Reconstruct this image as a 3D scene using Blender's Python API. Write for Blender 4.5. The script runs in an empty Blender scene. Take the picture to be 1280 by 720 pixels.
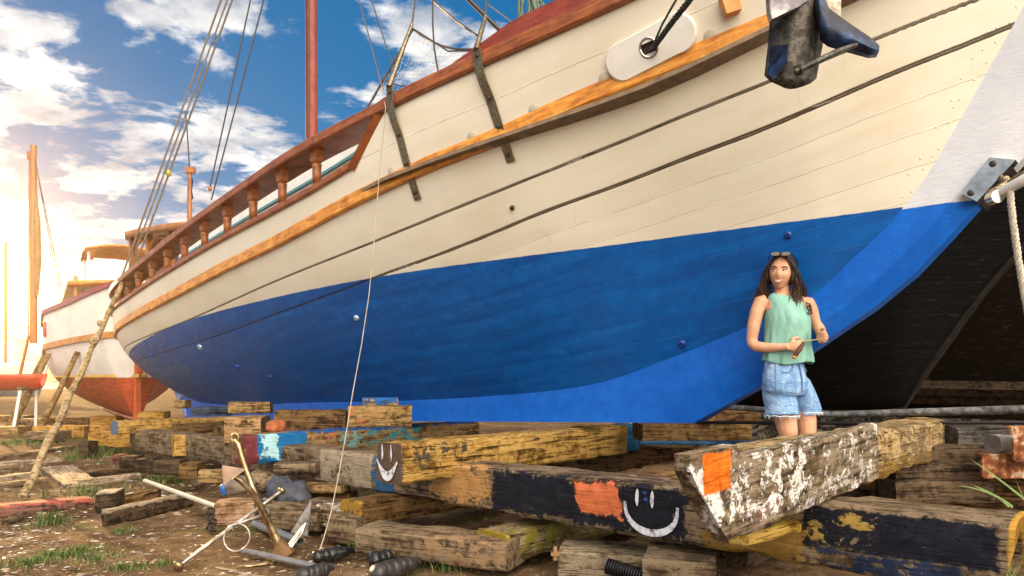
SUN_AZ_DEG, SUN_EL_DEG, SUN_E, SUN_ANG, SUN_COL = -41, 8.5, 4.6, .6, (1.0, .58, .22)
SKY_S, EXPO = .15, .72
SKY_TINT = (.50, .92, 1.35, 1)
SKY_K, SKY_LO, SKY_MID, SKY_HI = .98, (.8, 1.8, 2.6), (.02, .95, 2.15), (.006, .60, 1.6)
CLOUD_SC, CLOUD_T, CLOUD_SEED = 3.1, .475, 11.3
CLOUD_DK, CLOUD_LT = (1.7, 1.9, 2.3, 1), (5.0, 4.9, 4.7, 1)
GLOW1, GLOW2, GLOW3 = (5., 2.3, .35), (25., 14., 3.), (0, 0, 0)
FILL_BANK = (27.0, 23.0, 17.8)
HAZE_D, HAZE_G = .0007, .85
import bpy, bmesh, math, random
from mathutils import Vector, Matrix, noise as mn
from math import sin, cos, pi, radians
random.seed(7)
scene = bpy.context.scene
COL = scene.collection
F, HZ, CAMH = 853.0, 472.0, 1.2

# ------------------------------------------------------------------ helpers
def W(px, py, Y):
    """point seen at photo pixel (px,py) at depth Y"""
    return Vector(((px - 640) / F * Y, Y, CAMH - (py - HZ) / F * Y))
def GZ(px, py, z=0.0):
    """point at photo pixel lying on the level z"""
    Y = (CAMH - z) * F / (py - HZ)
    return W(px, py, Y)
TH = radians(44)
A2 = Vector((-cos(TH), sin(TH), 0)); S2 = Vector((-sin(TH), -cos(TH), 0))
O2 = Vector(((873 - 640) / F * 5.3, 5.3, 0))
def BF(t, b, z):
    return O2 + A2 * t + S2 * b + Vector((0, 0, z))
def pchip(x, y):
    n = len(x); hh = [x[i+1]-x[i] for i in range(n-1)]; d = [(y[i+1]-y[i])/hh[i] for i in range(n-1)]
    m = [0.0]*n; m[0] = d[0]; m[-1] = d[-1]
    for i in range(1, n-1):
        if d[i-1]*d[i] > 0:
            w1 = 2*hh[i]+hh[i-1]; w2 = hh[i]+2*hh[i-1]; m[i] = (w1+w2)/(w1/d[i-1]+w2/d[i])
    def f(t):
        t = max(x[0], min(x[-1], t)); i = 0
        while i < n-2 and t > x[i+1]: i += 1
        u = (t-x[i])/hh[i]
        return (2*u**3-3*u*u+1)*y[i]+(u**3-2*u*u+u)*hh[i]*m[i]+(-2*u**3+3*u*u)*y[i+1]+(u**3-u*u)*hh[i]*m[i+1]
    return f
def fbm(v, o=4):
    return mn.fractal(Vector(v), 1.0, 2.0, o)

class MB:
    """collects shapes of one mesh, in world coordinates"""
    def __init__(s): s.v = []; s.f = []; s.m = []; s.k = 0
    def add(s, vs, fs, mi=0):
        o = len(s.v); s.v += [Vector(v) for v in vs]; s.f += [tuple(i+o for i in f) for f in fs]; s.m += [mi]*len(fs)
    def box(s, c, size, rot=None, mi=0):
        c = Vector(c); hx, hy, hz = [q/2 for q in size]
        vs = [Vector((x*hx, y*hy, z*hz)) for x in (-1, 1) for y in (-1, 1) for z in (-1, 1)]
        if rot is not None: vs = [rot @ v for v in vs]
        s.add([v+c for v in vs], [(0,1,3,2),(4,6,7,5),(0,4,5,1),(2,3,7,6),(0,2,6,4),(1,5,7,3)], mi)
    def tube(s, pts, r, n=8, mi=0, cap=True, flat=1.0, up=None):
        pts = [Vector(p) for p in pts]; k = len(pts)
        rs = r if isinstance(r, (list, tuple)) else [r]*k
        vs = []; fs = []; prev = None
        for i, p in enumerate(pts):
            d = (pts[min(i+1, k-1)]-pts[max(i-1, 0)])
            d = d.normalized() if d.length > 1e-9 else Vector((0,0,1))
            if prev is None:
                u = Vector(up) if up is not None else (Vector((0,0,1)) if abs(d.z) < .9 else Vector((1,0,0)))
            else: u = prev
            x = d.cross(u); 
            if x.length < 1e-6: x = d.orthogonal()
            x.normalize(); y = x.cross(d).normalized(); prev = y
            for j in range(n):
                a = 2*pi*j/n; vs.append(p+x*cos(a)*rs[i]+y*sin(a)*rs[i]*flat)
        for i in range(k-1):
            for j in range(n):
                fs.append((i*n+j, i*n+(j+1) % n, (i+1)*n+(j+1) % n, (i+1)*n+j))
        if cap: fs.append(tuple(range(n-1, -1, -1))); fs.append(tuple((k-1)*n+j for j in range(n)))
        s.add(vs, fs, mi)
    def lathe(s, base, prof, n=14, axis=Vector((0,0,1)), mi=0):
        axis = Vector(axis).normalized(); x = axis.orthogonal().normalized(); y = axis.cross(x)
        vs = []; fs = []; k = len(prof)
        for r, h in prof:
            for j in range(n):
                a = 2*pi*j/n; vs.append(Vector(base)+axis*h+(x*cos(a)+y*sin(a))*r)
        for i in range(k-1):
            for j in range(n): fs.append((i*n+j, i*n+(j+1) % n, (i+1)*n+(j+1) % n, (i+1)*n+j))
        fs.append(tuple(range(n-1, -1, -1))); fs.append(tuple((k-1)*n+j for j in range(n)))
        s.add(vs, fs, mi)
    def prism(s, poly, d, mi=0):
        """closed 3-D polygon extruded by the vector d"""
        d = Vector(d); k = len(poly); p = [Vector(q) for q in poly]
        s.add(p+[q+d for q in p], [tuple(range(k-1, -1, -1)), tuple(range(k, 2*k))]+[(i, (i+1) % k, k+(i+1) % k, k+i) for i in range(k)], mi)
    def ball(s, c, r, nu=14, nv=9, rot=None, mi=0):
        r = (r, r, r) if not isinstance(r, (tuple, list)) else r
        vs = []; fs = []; c = Vector(c)
        for i in range(nv+1):
            ph = pi*i/nv
            for j in range(nu):
                a = 2*pi*j/nu; v = Vector((r[0]*sin(ph)*cos(a), r[1]*sin(ph)*sin(a), r[2]*cos(ph)))
                vs.append(c+(rot @ v if rot is not None else v))
        for i in range(nv):
            for j in range(nu): fs.append((i*nu+j, (i+1)*nu+j, (i+1)*nu+(j+1) % nu, i*nu+(j+1) % nu))
        s.add(vs, fs, mi)
    def grid(s, rows, mi=0, closed=False):
        """rows: equal-length lists of points"""
        nr = len(rows); nc = len(rows[0]); vs = [p for r in rows for p in r]; fs = []
        for i in range(nr-1):
            for j in range(nc if closed else nc-1):
                fs.append((i*nc+j, i*nc+(j+1) % nc, (i+1)*nc+(j+1) % nc, (i+1)*nc+j))
        s.add(vs, fs, mi)

def mesh_of(name, mb, mats, base, smooth=None, rot=None):
    me = bpy.data.meshes.new(name)
    inv = rot.inverted() if rot is not None else None
    vs = [(inv @ (v-base)) if inv is not None else v-base for v in mb.v]
    me.from_pydata([tuple(v) for v in vs], [], mb.f)
    for m in (mats if isinstance(mats, (list, tuple)) else [mats]): me.materials.append(m)
    if max(mb.m, default=0) > 0: me.polygons.foreach_set('material_index', mb.m)
    bm = bmesh.new(); bm.from_mesh(me)
    bmesh.ops.remove_doubles(bm, verts=bm.verts, dist=1e-5)
    bmesh.ops.recalc_face_normals(bm, faces=bm.faces); bm.to_mesh(me); bm.free()
    if smooth is not None:
        me.polygons.foreach_set('use_smooth', [True]*len(me.polygons))
        if smooth < 179: me.set_sharp_from_angle(angle=radians(smooth))
    me.update()
    return me
def obj(name, mb, mats, parent=None, smooth=None, base=None, rot=None):
    """one mesh object; world-space shapes, moved under its parent"""
    if base is None:
        if parent is not None: base = world_loc(parent)
        else:
            lo = [min(v[i] for v in mb.v) for i in range(3)]; hi = [max(v[i] for v in mb.v) for i in range(3)]
            base = Vector(((lo[0]+hi[0])/2, (lo[1]+hi[1])/2, lo[2]))
    o = bpy.data.objects.new(name, mesh_of(name, mb, mats, base, smooth, rot)); COL.objects.link(o)
    if parent is not None:
        o.parent = parent
        o.location = base-world_loc(parent)
    else: o.location = base
    if rot is not None: o.rotation_mode = 'QUATERNION'; o.rotation_quaternion = rot.to_quaternion()
    return o
def world_loc(o):
    v = Vector(o.location)
    while o.parent: o = o.parent; v += Vector(o.location)
    return v
def tag(o, label, cat, group=None):
    o['label'] = label; o['category'] = cat; o['kind'] = 'thing'
    if group: o['group'] = group
    return o
def thing(name, label, cat, loc, group=None):
    o = bpy.data.objects.new(name, None); COL.objects.link(o); o.location = Vector(loc); o.empty_display_size = .1
    return tag(o, label, cat, group)
def kind(o, k): o['kind'] = k; return o

# ------------------------------------------------------------------ materials
class M:
    def __init__(s, name, rough=.6, metal=0.0, col=None, spec=.5):
        s.mat = bpy.data.materials.new(name); s.mat.use_nodes = True; s.nt = s.mat.node_tree
        s.b = s.nt.nodes['Principled BSDF']; s.set('Roughness', rough); s.set('Metallic', metal); s.set('Specular IOR Level', spec)
        if col is not None: s.set('Base Color', col)
        s.tc = None
    def set(s, k, v): s.link(v, s.b.inputs[k])
    def link(s, v, sock):
        if isinstance(v, bpy.types.NodeSocket): s.nt.links.new(v, sock)
        elif isinstance(v, (tuple, list)):
            v = tuple(v); n = len(sock.default_value); sock.default_value = (v+(1.0,))[:n] if len(v) < n else v[:n]
        else: sock.default_value = v
    def node(s, t, **kw):
        n = s.nt.nodes.new(t)
        for k, v in kw.items(): setattr(n, k, v)
        return n
    def co(s, which='Object'):
        if s.tc is None: s.tc = s.node('ShaderNodeTexCoord')
        return s.tc.outputs[which]
    def pos(s): return s.node('ShaderNodeNewGeometry').outputs['Position']
    def sc(s, vec, scale, loc=(0,0,0), rot=(0,0,0)):
        n = s.node('ShaderNodeMapping'); s.link(vec, n.inputs[0]); n.inputs['Scale'].default_value = scale; n.inputs['Location'].default_value = loc
        n.inputs['Rotation'].default_value = rot; return n.outputs[0]
    def noise(s, vec, scale=5, detail=4, rough=.55, dist=0.0):
        n = s.node('ShaderNodeTexNoise'); s.link(vec, n.inputs['Vector']); s.link(scale, n.inputs['Scale']); s.link(detail, n.inputs['Detail'])
        s.link(rough, n.inputs['Roughness']); s.link(dist, n.inputs['Distortion']); return n.outputs['Fac']
    def vor(s, vec, scale=5, feat='F1', out='Distance', rnd=1.0):
        n = s.node('ShaderNodeTexVoronoi'); n.feature = feat; s.link(vec, n.inputs['Vector']); s.link(scale, n.inputs['Scale']); s.link(rnd, n.inputs['Randomness'])
        return n.outputs[out]
    def m(s, op, a, b=0.0, c=None, clamp=False):
        n = s.node('ShaderNodeMath'); n.operation = op; n.use_clamp = clamp; s.link(a, n.inputs[0]); s.link(b, n.inputs[1])
        if c is not None: s.link(c, n.inputs[2])
        return n.outputs[0]
    def mr(s, v, a, b, c=0.0, d=1.0, smooth=False):
        n = s.node('ShaderNodeMapRange'); n.interpolation_type = 'SMOOTHSTEP' if smooth else 'LINEAR'; n.clamp = True
        s.link(v, n.inputs[0])
        for i, q in enumerate((a, b, c, d)): s.link(q, n.inputs[i+1])
        return n.outputs[0]
    def mix(s, f, a, b, mode='MIX'):
        n = s.node('ShaderNodeMix'); n.data_type = 'RGBA'; n.blend_type = mode; n.clamp_factor = True
        s.link(f, n.inputs[0]); s.link(a, n.inputs[6]); s.link(b, n.inputs[7]); return n.outputs[2]
    def ramp(s, f, stops):
        n = s.node('ShaderNodeValToRGB'); s.link(f, n.inputs[0]); cr = n.color_ramp
        while len(cr.elements) < len(stops): cr.elements.new(.5)
        for e, (p, c) in zip(cr.elements, stops): e.position = p; e.color = tuple(c)+(1,) if len(c) == 3 else c
        return n.outputs[0]
    def xyz(s, v):
        n = s.node('ShaderNodeSeparateXYZ'); s.link(v, n.inputs[0]); return n.outputs
    def comb(s, x, y, z=0.0):
        n = s.node('ShaderNodeCombineXYZ'); s.link(x, n.inputs[0]); s.link(y, n.inputs[1]); s.link(z, n.inputs[2]); return n.outputs[0]
    def attr(s, name, out='Fac'):
        n = s.node('ShaderNodeAttribute'); n.attribute_name = name; return n.outputs[out]
    def bump(s, h, strength=.5, dist=.01, normal=None):
        n = s.node('ShaderNodeBump'); s.link(h, n.inputs['Height']); n.inputs['Strength'].default_value = strength; n.inputs['Distance'].default_value = dist
        if normal is not None: s.link(normal, n.inputs['Normal'])
        s.nt.links.new(n.outputs[0], s.b.inputs['Normal']); return n.outputs[0]
    def box_mask(s, vec, bx, rag, nz, soft=.01):
        """1 inside the box bx=(x0,x1,y0,y1,z0,z1) of the coordinates, with a ragged edge of amplitude rag"""
        x, y, z = s.xyz(vec); ds = []
        for q, lo, hi in ((x, bx[0], bx[1]), (y, bx[2], bx[3]), (z, bx[4], bx[5])):
            if lo is None: continue
            c = (lo+hi)/2; hf = (hi-lo)/2
            ds.append(s.m('SUBTRACT', hf, s.m('ABSOLUTE', s.m('SUBTRACT', q, c))))
        d = ds[0]
        for q in ds[1:]: d = s.m('MINIMUM', d, q)
        d = s.m('ADD', d, s.m('MULTIPLY', s.m('SUBTRACT', nz, .5), rag*2.6))
        return s.mr(d, 0.0, soft)

def plain(name, col, rough=.6, metal=0.0, var=.25, scale=12, bump=.15, stops=None, spec=.5):
    """single material with mottled colour and a light bump"""
    q = M(name, rough, metal, spec=spec); v = q.co()
    n = q.noise(v, scale, 5, .6); dk = tuple(c*(1-var) for c in col); lt = tuple(min(1, c*(1+var)) for c in col)
    q.set('Base Color', q.ramp(n, stops or [(.3, dk), (.5, col), (.72, lt)]))
    q.set('Roughness', q.mr(n, .3, .7, min(1, rough*1.15), rough*.85))
    if bump: q.bump(n, bump, .01)
    return q.mat

def wood(name, dark, mid, light, patches=(), rough=.75, grain=1.0, knots=.5, bump=.6, gscale=1.0, crack=1.0):
    """weathered timber, grain along local X; patches = [(box, colour, rag, cover)] of paint"""
    dark, mid, light = [tuple(x*k*u for x, u in zip(c_, (1, .95, .88))) for c_, k in ((dark, .60), (mid, .62), (light, .72))]
    q = M(name, rough, spec=.14); v = q.co()
    rnd = q.node('ShaderNodeObjectInfo').outputs['Random']
    off = q.comb(q.m('MULTIPLY', rnd, 37.0), q.m('MULTIPLY', rnd, 19.0), 0.0)
    add = q.node('ShaderNodeVectorMath'); add.operation = 'ADD'; q.link(v, add.inputs[0]); q.link(off, add.inputs[1]); vv = add.outputs[0]
    g1 = q.noise(q.sc(vv, (1.3*gscale, 16*gscale, 16*gscale)), 2.2, 8, .62, .35)
    g2 = q.noise(q.sc(vv, (3.2, 42, 42)), 2.0, 5, .7, .2)
    bl = q.noise(vv, 3.1, 6, .65, .5)
    bl2 = q.noise(vv, 13.0, 7, .72, .6)
    k = q.m('ADD', q.m('MULTIPLY', g1, .55*grain), q.m('ADD', q.m('MULTIPLY', g2, .25*grain), q.m('MULTIPLY', bl, 1-.62*grain)))
    k = q.m('ADD', k, q.m('MULTIPLY', q.m('SUBTRACT', bl2, .5), .55))
    col = q.ramp(k, [(.39, tuple(c*.28 for c in dark)), (.465, tuple(c*.9 for c in dark)), (.54, tuple(c*.88 for c in mid)), (.64, light)])
    # long dark checks in the grain
    ck = q.noise(q.sc(vv, (.9, 26, 26)), 3.0, 3, .5, .25)
    ckm = q.m('MULTIPLY', q.mr(ck, .60, .66), crack)
    col = q.mix(q.m('MULTIPLY', ckm, .85), col, tuple(c*.16 for c in dark))
    # nail holes, pits and worm marks
    vo = q.vor(q.sc(vv, (1, 1, 1)), 17.0); pit = q.m('MULTIPLY', q.mr(vo, .16, .08), q.mr(bl2, .5, .56))
    col = q.mix(q.m('MULTIPLY', pit, knots*1.6), col, tuple(c*.12 for c in dark))
    # knocks, dents: short curled dark strokes
    sq = q.noise(q.sc(vv, (9, 13, 13)), 2.4, 4, .6, 2.2); st = q.m('MULTIPLY', q.mr(q.m('ABSOLUTE', q.m('SUBTRACT', sq, .5)), .022, .004), q.mr(bl, .45, .6))
    col = q.mix(q.m('MULTIPLY', st, knots), col, tuple(c*.2 for c in dark))
    h = q.m('ADD', q.m('MULTIPLY', g1, .6), q.m('ADD', q.m('MULTIPLY', g2, .35), q.m('MULTIPLY', bl2, .6)))
    h = q.m('SUBTRACT', h, q.m('MULTIPLY', q.m('MAXIMUM', ckm, pit), .7))
    ro = q.mr(k, .3, .7, min(1.0, rough+.12), rough-.1)
    pn = q.noise(q.sc(vv, (1, 1, 1)), 7.0, 10, .76, .5)
    for bx, pc, rag, cover in patches:
        mk = q.box_mask(v, bx, rag, pn)
        if cover < 1: mk = q.m('MULTIPLY', mk, q.mr(q.noise(q.sc(vv, (1, 1.3, 1.3)), 10.0, 9, .68, .5), .5+(.5-cover)*.36-.02, .5+(.5-cover)*.36+.015))
        pcv = q.ramp(q.m('ADD', q.m('MULTIPLY', bl2, .5), q.m('MULTIPLY', g2, .5)), [(.34, tuple(c*.45 for c in pc)), (.5, pc), (.68, tuple(min(1, c*1.3+.01) for c in pc))])
        col = q.mix(mk, col, pcv); h = q.m('ADD', h, q.m('MULTIPLY', mk, .12))
    q.set('Base Color', col); q.set('Roughness', ro); q.bump(h, bump, .02)
    return q.mat

def timber(name, label, cat, P0, P1, w, h, mat, group=None, seed=0, wear=.014, seg=.07, extra=None, parent=None, cut0=None, cut1=None, mats=None):
    """worn squared timber whose axis runs from P0 to P1 (centre of its underside); local X along it, +Y = Z x X"""
    P0 = Vector(P0); P1 = Vector(P1); d = P1-P0; L = d.length; X = d.normalized(); Yv = Vector((0,0,1)).cross(X).normalized(); Z = X.cross(Yv)
    R = Matrix((X, Yv, Z)).transposed(); base = (P0+P1)/2
    c = min(w, h)*.07
    prof = []
    nn = 3
    hw, hh = w/2, h
    for (x0, z0, x1, z1) in ((-hw+c, 0, hw-c, 0), (hw, c, hw, hh-c), (hw-c, hh, -hw+c, hh), (-hw, hh-c, -hw, c)):
        for i in range(nn+1): prof.append((x0+(x1-x0)*i/nn, z0+(z1-z0)*i/nn))
    n = max(3, int(L/seg)); rows = []
    for i in range(n+1):
        x = -L/2+L*i/n; row = []
        for y, z in prof:
            p = Vector((x, y, z)); q = Vector((x*.9+seed*3.7, y*1.3, z*1.3))
            e = wear*(.8+.5*fbm(q*2.2)); corner = (abs(abs(y)-hw) < c*1.1) and (z < c*1.1 or z > hh-c*1.1)
            off = fbm(q*4+Vector((9, 0, 0)))*wear*.5
            if corner: off -= e*max(0, fbm(q*7)+.2)*1.6
            r = Vector((0, y, z-hh/2)); rl = r.length
            p += r/rl*off
            xo = 0
            if i == 0 or i == n: xo = fbm(Vector((y*9, z*9, seed+i)))*wear*.7
            p.x += xo
            if cut0: p.x = max(p.x, -L/2+cut0(y, z)+i*.0006)
            if cut1: p.x = min(p.x, L/2+cut1(y, z)-(n-i)*.0006)
            row.append(p)
        rows.append(row)
    mb = MB(); mb.grid(rows, closed=True)
    k = len(prof); mb.f.append(tuple(range(k-1, -1, -1))); mb.f.append(tuple(n*k+j for j in range(k))); mb.m += [0, 0]
    if extra: extra(mb, L, w, h)
    mb.v = [base+R @ v for v in mb.v]
    o = obj(name, mb, mats or mat, parent=parent, smooth=38, base=base, rot=R)
    if parent is None: tag(o, label, cat, group)
    return o
# ------------------------------------------------------------------ main boat
zr = pchip([-2.7,-2.35,-2.05,-1.83,-1.67,-1.53,-1.37,-1.13,-.95,-.43,.16,.88,1.49,3.45,6,8.2,9.2,10,10.6,11.2,11.6],[4.3,3.75,3.17,2.76,2.47,2.25,2.06,1.85,1.69,1.48,1.29,1.10,1.03,.92,.83,.74,.76,.86,1.02,1.26,1.5])
zS = pchip([-2.7,-2,-1,-.08,2.1,3.41,4.85,6.63,8.57,9.44,10.6,11.6],[4.42,4.17,3.9,3.69,3.5,3.4,3.24,3.02,2.78,2.69,2.6,2.56])
b1 = pchip([-2.7,-2,-1,0,1,2,4,6,8,9.5,10.6,11.2,11.6],[0.13,.48,.82,1.05,1.22,1.34,1.46,1.47,1.42,1.33,1.12,.78,.1])
pp = pchip([-2.7,-1,0,1,2.5,4,7,8.5,10,11.6],[.9,.95,1.0,1.25,1.6,1.85,2.0,2.4,3.0,3.2])
zPT = pchip([2.73,3.39,4.09,5.26,7.04,9.97,11.6],[3.11,3.0,2.92,2.81,2.62,2.32,2.25])
zP = pchip([-2.7,-1.53,-.89,-.09,.87,2.44,3.51,4.88,5.97,7.19,8.97,10,10.6,11.6],[2.27,2.25,2.23,2.22,2.20,2.18,2.15,2.10,2.05,1.97,1.76,1.6,1.5,1.4])
zRub = pchip([-2.4,-1.19,-.85,-.14,.37,1.04,1.8,2.61,4.1,5.35,6.69,8.13,9.6,10.6,11.6],[3.86,3.46,3.38,3.27,3.20,3.08,2.99,2.88,2.66,2.53,2.38,2.22,2.06,1.96,1.88])
zA = pchip([-2.4,-1.89,-1.38,-.82,-.29,.5,.82,2.64,3.36,4.75,6.68,8.37,10.4,11.6],[3.47,3.32,3.19,3.07,2.97,2.82,2.76,2.48,2.39,2.24,2.02,1.85,1.66,1.57])
zB = pchip([-2.4,-2.04,-1.74,-1.36,-.77,-.2,.31,.91,1.57,2.12,2.79,3.58,5.1,6.71,9.2,10.4,11.6],[3.28,3.18,3.08,2.97,2.81,2.70,2.60,2.49,2.36,2.27,2.18,2.07,1.90,1.73,1.52,1.43,1.36])
BR = .10
def HB(t, z):
    r = zr(t); S = zS(t); u = min(1, max(0, (z-r)/(S-r)))
    return BR+(b1(t)-BR)*(1-(1-u)**pp(t))
def ztop(t):
    if t <= 2.3: return zS(t)
    if t < 2.73: return zS(2.3)+(zPT(2.73)-zS(2.3))*(t-2.3)/.43
    return zPT(t)
def hull_pt(t, z, out=0.0):
    """point on the starboard planking, pushed out along the surface normal"""
    p = BF(t, HB(t, z), z)
    if out:
        e = .03
        du = BF(min(t+e, 11.59), HB(min(t+e, 11.59), z), z)-BF(t-e, HB(t-e, z), z); dv = BF(t, HB(t, z+e), z+e)-BF(t, HB(t, z-e), z-e)
        nrm = dv.cross(du).normalized()
        if nrm.dot(S2) < 0: nrm = -nrm
        p = p+nrm*out
    return p

boat = thing('wooden_sailing_boat', 'large wooden sailing boat with cream topsides, blue bottom and orange rub rail, propped on timbers', 'boat', BF(4, 0, .3))

# --- materials of the boat
def hull_material(name, plank=True):
    q = M(name, .38, spec=.30); q.set('Coat Weight', .12); q.set('Coat Roughness', .2); uv = q.co('UV'); u, v, _ = q.xyz(uv)
    pz = q.attr('paint_height'); pos = q.co('Object')
    n1 = q.noise(pos, 1.4, 5, .6); n2 = q.noise(q.sc(pos, (1, 1, 1)), 9, 6, .65, .4); n3 = q.noise(q.comb(q.m('MULTIPLY', u, .35), q.m('MULTIPLY', v, .5)), 3, 5, .6)
    edge = q.m('ADD', pz, q.m('MULTIPLY', q.m('SUBTRACT', n2, .5), .012))
    top = q.mr(edge, -.002, .002)
    cream = q.ramp(q.m('ADD', q.m('MULTIPLY', n1, .5), q.m('MULTIPLY', n3, .5)), [(.3, (.72,.64,.48)), (.5, (.80,.74,.60)), (.7, (.84,.79,.67))])
    white = q.ramp(n1, [(.3, (.55,.57,.62)), (.6, (.70,.72,.77))])
    if plank:
        # old weathered paint toward the stern, fresh deep blue at the bow
        blue = q.ramp(q.m('ADD', q.m('MULTIPLY', n3, .6), q.m('MULTIPLY', n2, .4)), [(.32, (.0008,.062,.27)), (.5, (.001,.098,.40)), (.68, (.002,.15,.54))])
        chalk = q.m('MULTIPLY', q.mr(q.m('ADD', u, q.m('MULTIPLY', n1, 4.0)), 7.5, 12.0), q.mr(n2, .35, .62))
        blue = q.mix(q.m('MULTIPLY', chalk, .55), blue, (.16,.20,.26))
        streak = q.mr(q.noise(q.sc(uv, (.7, 5, 1)), 4, 6, .7, .5), .56, .72)
        blue = q.mix(q.m('MULTIPLY', streak, .22), blue, (.03,.16,.42))
        col = q.mix(top, blue, cream)
        fr = q.m('ABSOLUTE', q.m('SUBTRACT', q.m('FRACT', q.m('ADD', v, .5)), .5))
        wob = q.m('MULTIPLY', q.m('SUBTRACT', q.noise(q.sc(uv, (3, 1, 1)), 3, 3), .5), .005)
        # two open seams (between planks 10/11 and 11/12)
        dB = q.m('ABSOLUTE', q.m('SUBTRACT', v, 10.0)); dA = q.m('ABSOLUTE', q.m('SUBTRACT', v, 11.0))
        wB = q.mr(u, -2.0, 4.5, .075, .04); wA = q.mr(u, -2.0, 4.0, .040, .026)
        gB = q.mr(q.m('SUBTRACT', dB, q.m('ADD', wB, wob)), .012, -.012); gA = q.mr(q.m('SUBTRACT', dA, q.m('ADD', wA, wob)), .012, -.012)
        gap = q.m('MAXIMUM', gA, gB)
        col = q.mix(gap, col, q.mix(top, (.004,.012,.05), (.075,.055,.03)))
        # ordinary seams: a fine raised thread of filler
        seam = q.mr(fr, .028, .008)
        seam2 = q.m('MULTIPLY', seam, q.mr(q.noise(q.sc(uv, (1.2, .3, 1)), 3, 3), .38, .55))
        col = q.mix(q.m('MULTIPLY', seam2, .38), col, q.mix(top, (.02,.14,.42), (.36,.29,.2)))
        # drips, scuffs, rust specks
        sp = q.m('MULTIPLY', q.mr(q.vor(q.sc(uv, (4, 9, 1)), 3.0), .10, .05), q.mr(n2, .55, .6))
        col = q.mix(q.m('MULTIPLY', sp, .5), col, (.25,.2,.15))
        scuf = q.mr(q.noise(q.sc(pos, (2, 2, 9)), 5, 8, .75, 1.2), .66, .74); col = q.mix(q.m('MULTIPLY', scuf, .28), col, q.mix(top, (.01,.03,.09), (.4,.33,.24)))
        run = q.m('MULTIPLY', q.mr(q.noise(q.comb(q.m('MULTIPLY', u, 9.0), q.m('MULTIPLY', v, .35)), 2.0, 5, .6, .2), .62, .74), q.mr(q.noise(pos, 1.1, 3), .45, .62))
        col = q.mix(q.m('MULTIPLY', run, .16), col, q.mix(top, (.02,.05,.12), (.36,.23,.12)))
        patch = q.mr(q.noise(q.comb(q.m('MULTIPLY', u, 1.1), v, 3.0), 1.6, 6, .7, .8), .60, .63)
        col = q.mix(q.m('MULTIPLY', patch, .30), col, q.mix(top, (.012,.17,.50), (.70,.66,.58)))
        h = q.m('SUBTRACT', q.m('ADD', q.m('MULTIPLY', seam, .5), q.m('MULTIPLY', n2, .35)), q.m('MULTIPLY', gap, 2.2))
        # every plank bellies a little
        bl = q.m('SUBTRACT', .5, fr); h = q.m('SUBTRACT', h, q.m('MULTIPLY', q.m('MULTIPLY', bl, bl), 1.8))
        h = q.m('ADD', h, q.m('MULTIPLY', n1, .8))
    else:
        bl = q.ramp(q.m('ADD', q.m('MULTIPLY', n1, .4), q.m('MULTIPLY', n2, .6)), [(.3, (.002,.09,.46)), (.5, (.003,.125,.60)), (.7, (.006,.17,.72))])
        col = q.mix(top, bl, white); h = q.m('ADD', q.m('MULTIPLY', n2, .7), q.m('MULTIPLY', q.noise(q.sc(pos, (4, 4, 30)), 3, 4), .4))
        sp = q.m('MAXIMUM', q.mr(q.noise(pos, 26, 6, .7, 1.0), .62, .70), q.mr(q.noise(q.sc(pos, (1.5, 1.5, 7)), 4, 8, .75, 1.0), .60, .68)); col = q.mix(q.m('MULTIPLY', sp, .38), col, q.mix(top, (.002,.03,.16), (.4,.4,.42)))
    q.set('Base Color', col); q.set('Roughness', q.mr(n2, .3, .7, .5, .34)); q.bump(h, .35, .012)
    return q.mat
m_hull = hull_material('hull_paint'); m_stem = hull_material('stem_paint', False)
def varnish(name, dark, mid, light, rough=.32, sc=1.0):
    q = M(name, rough, spec=.5); uv = q.co('UV'); pos = q.co('Object')
    g = q.noise(q.sc(uv, (1.2*sc, 9, 1)), 4, 8, .62, .5); b = q.noise(pos, 6, 6, .68, .4)
    k = q.m('ADD', q.m('MULTIPLY', g, .55), q.m('MULTIPLY', b, .45))
    col = q.ramp(k, [(.34, dark), (.5, mid), (.66, light)])
    ck = q.mr(q.noise(q.sc(uv, (2, 16, 1)), 3, 4, .6, .3), .63, .7); col = q.mix(q.m('MULTIPLY', ck, .7), col, tuple(c*.25 for c in dark))
    q.set('Base Color', col); q.set('Roughness', q.mr(b, .3, .7, rough+.18, rough-.05)); q.bump(k, .25, .01)
    return q.mat
m_rub = varnish('rub_rail_varnish', (.24,.06,.008), (.66,.26,.030), (.84,.44,.09))
m_cap = varnish('cap_rail_varnish', (.10,.022,.006), (.27,.075,.018), (.42,.15,.04))
m_red = varnish('red_brown_paint', (.10,.012,.006), (.22,.032,.014), (.32,.06,.026), .45)
m_bal = plain('baluster_varnish', (.27,.085,.02), .35, var=.5, scale=9)
m_steel = plain('weathered_steel', (.42,.38,.30), .42, .8, var=.55, scale=95, bump=.25, stops=[(.32,(.07,.05,.028)),(.46,(.17,.125,.065)),(.58,(.29,.235,.15)),(.75,(.48,.44,.37))])
m_inox = plain('stainless_steel', (.62,.60,.55), .25, 1.0, var=.3, scale=14, bump=.2)
m_bolt = plain('dark_bolt', (.06,.05,.045), .5, .6, scale=30)
m_white = plain('white_paint', (.82,.80,.74), .4, var=.08, scale=6, bump=.1)
m_wire = plain('rigging_wire', (.045,.04,.036), .6, 0, scale=30, bump=0)
m_ropel = plain('pale_rope', (.46,.38,.26), .85, var=.35, scale=60, bump=.4)
m_roped = plain('dark_rope', (.035,.04,.035), .85, var=.5, scale=60, bump=.4)
m_green = plain('green_hose', (.05,.09,.05), .5, var=.4, scale=14)
m_teal = plain('teal_trim_paint', (.10,.30,.34), .45, var=.15)
m_deck = plain('deck_planks', (.22,.15,.09), .7, var=.3)

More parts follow.
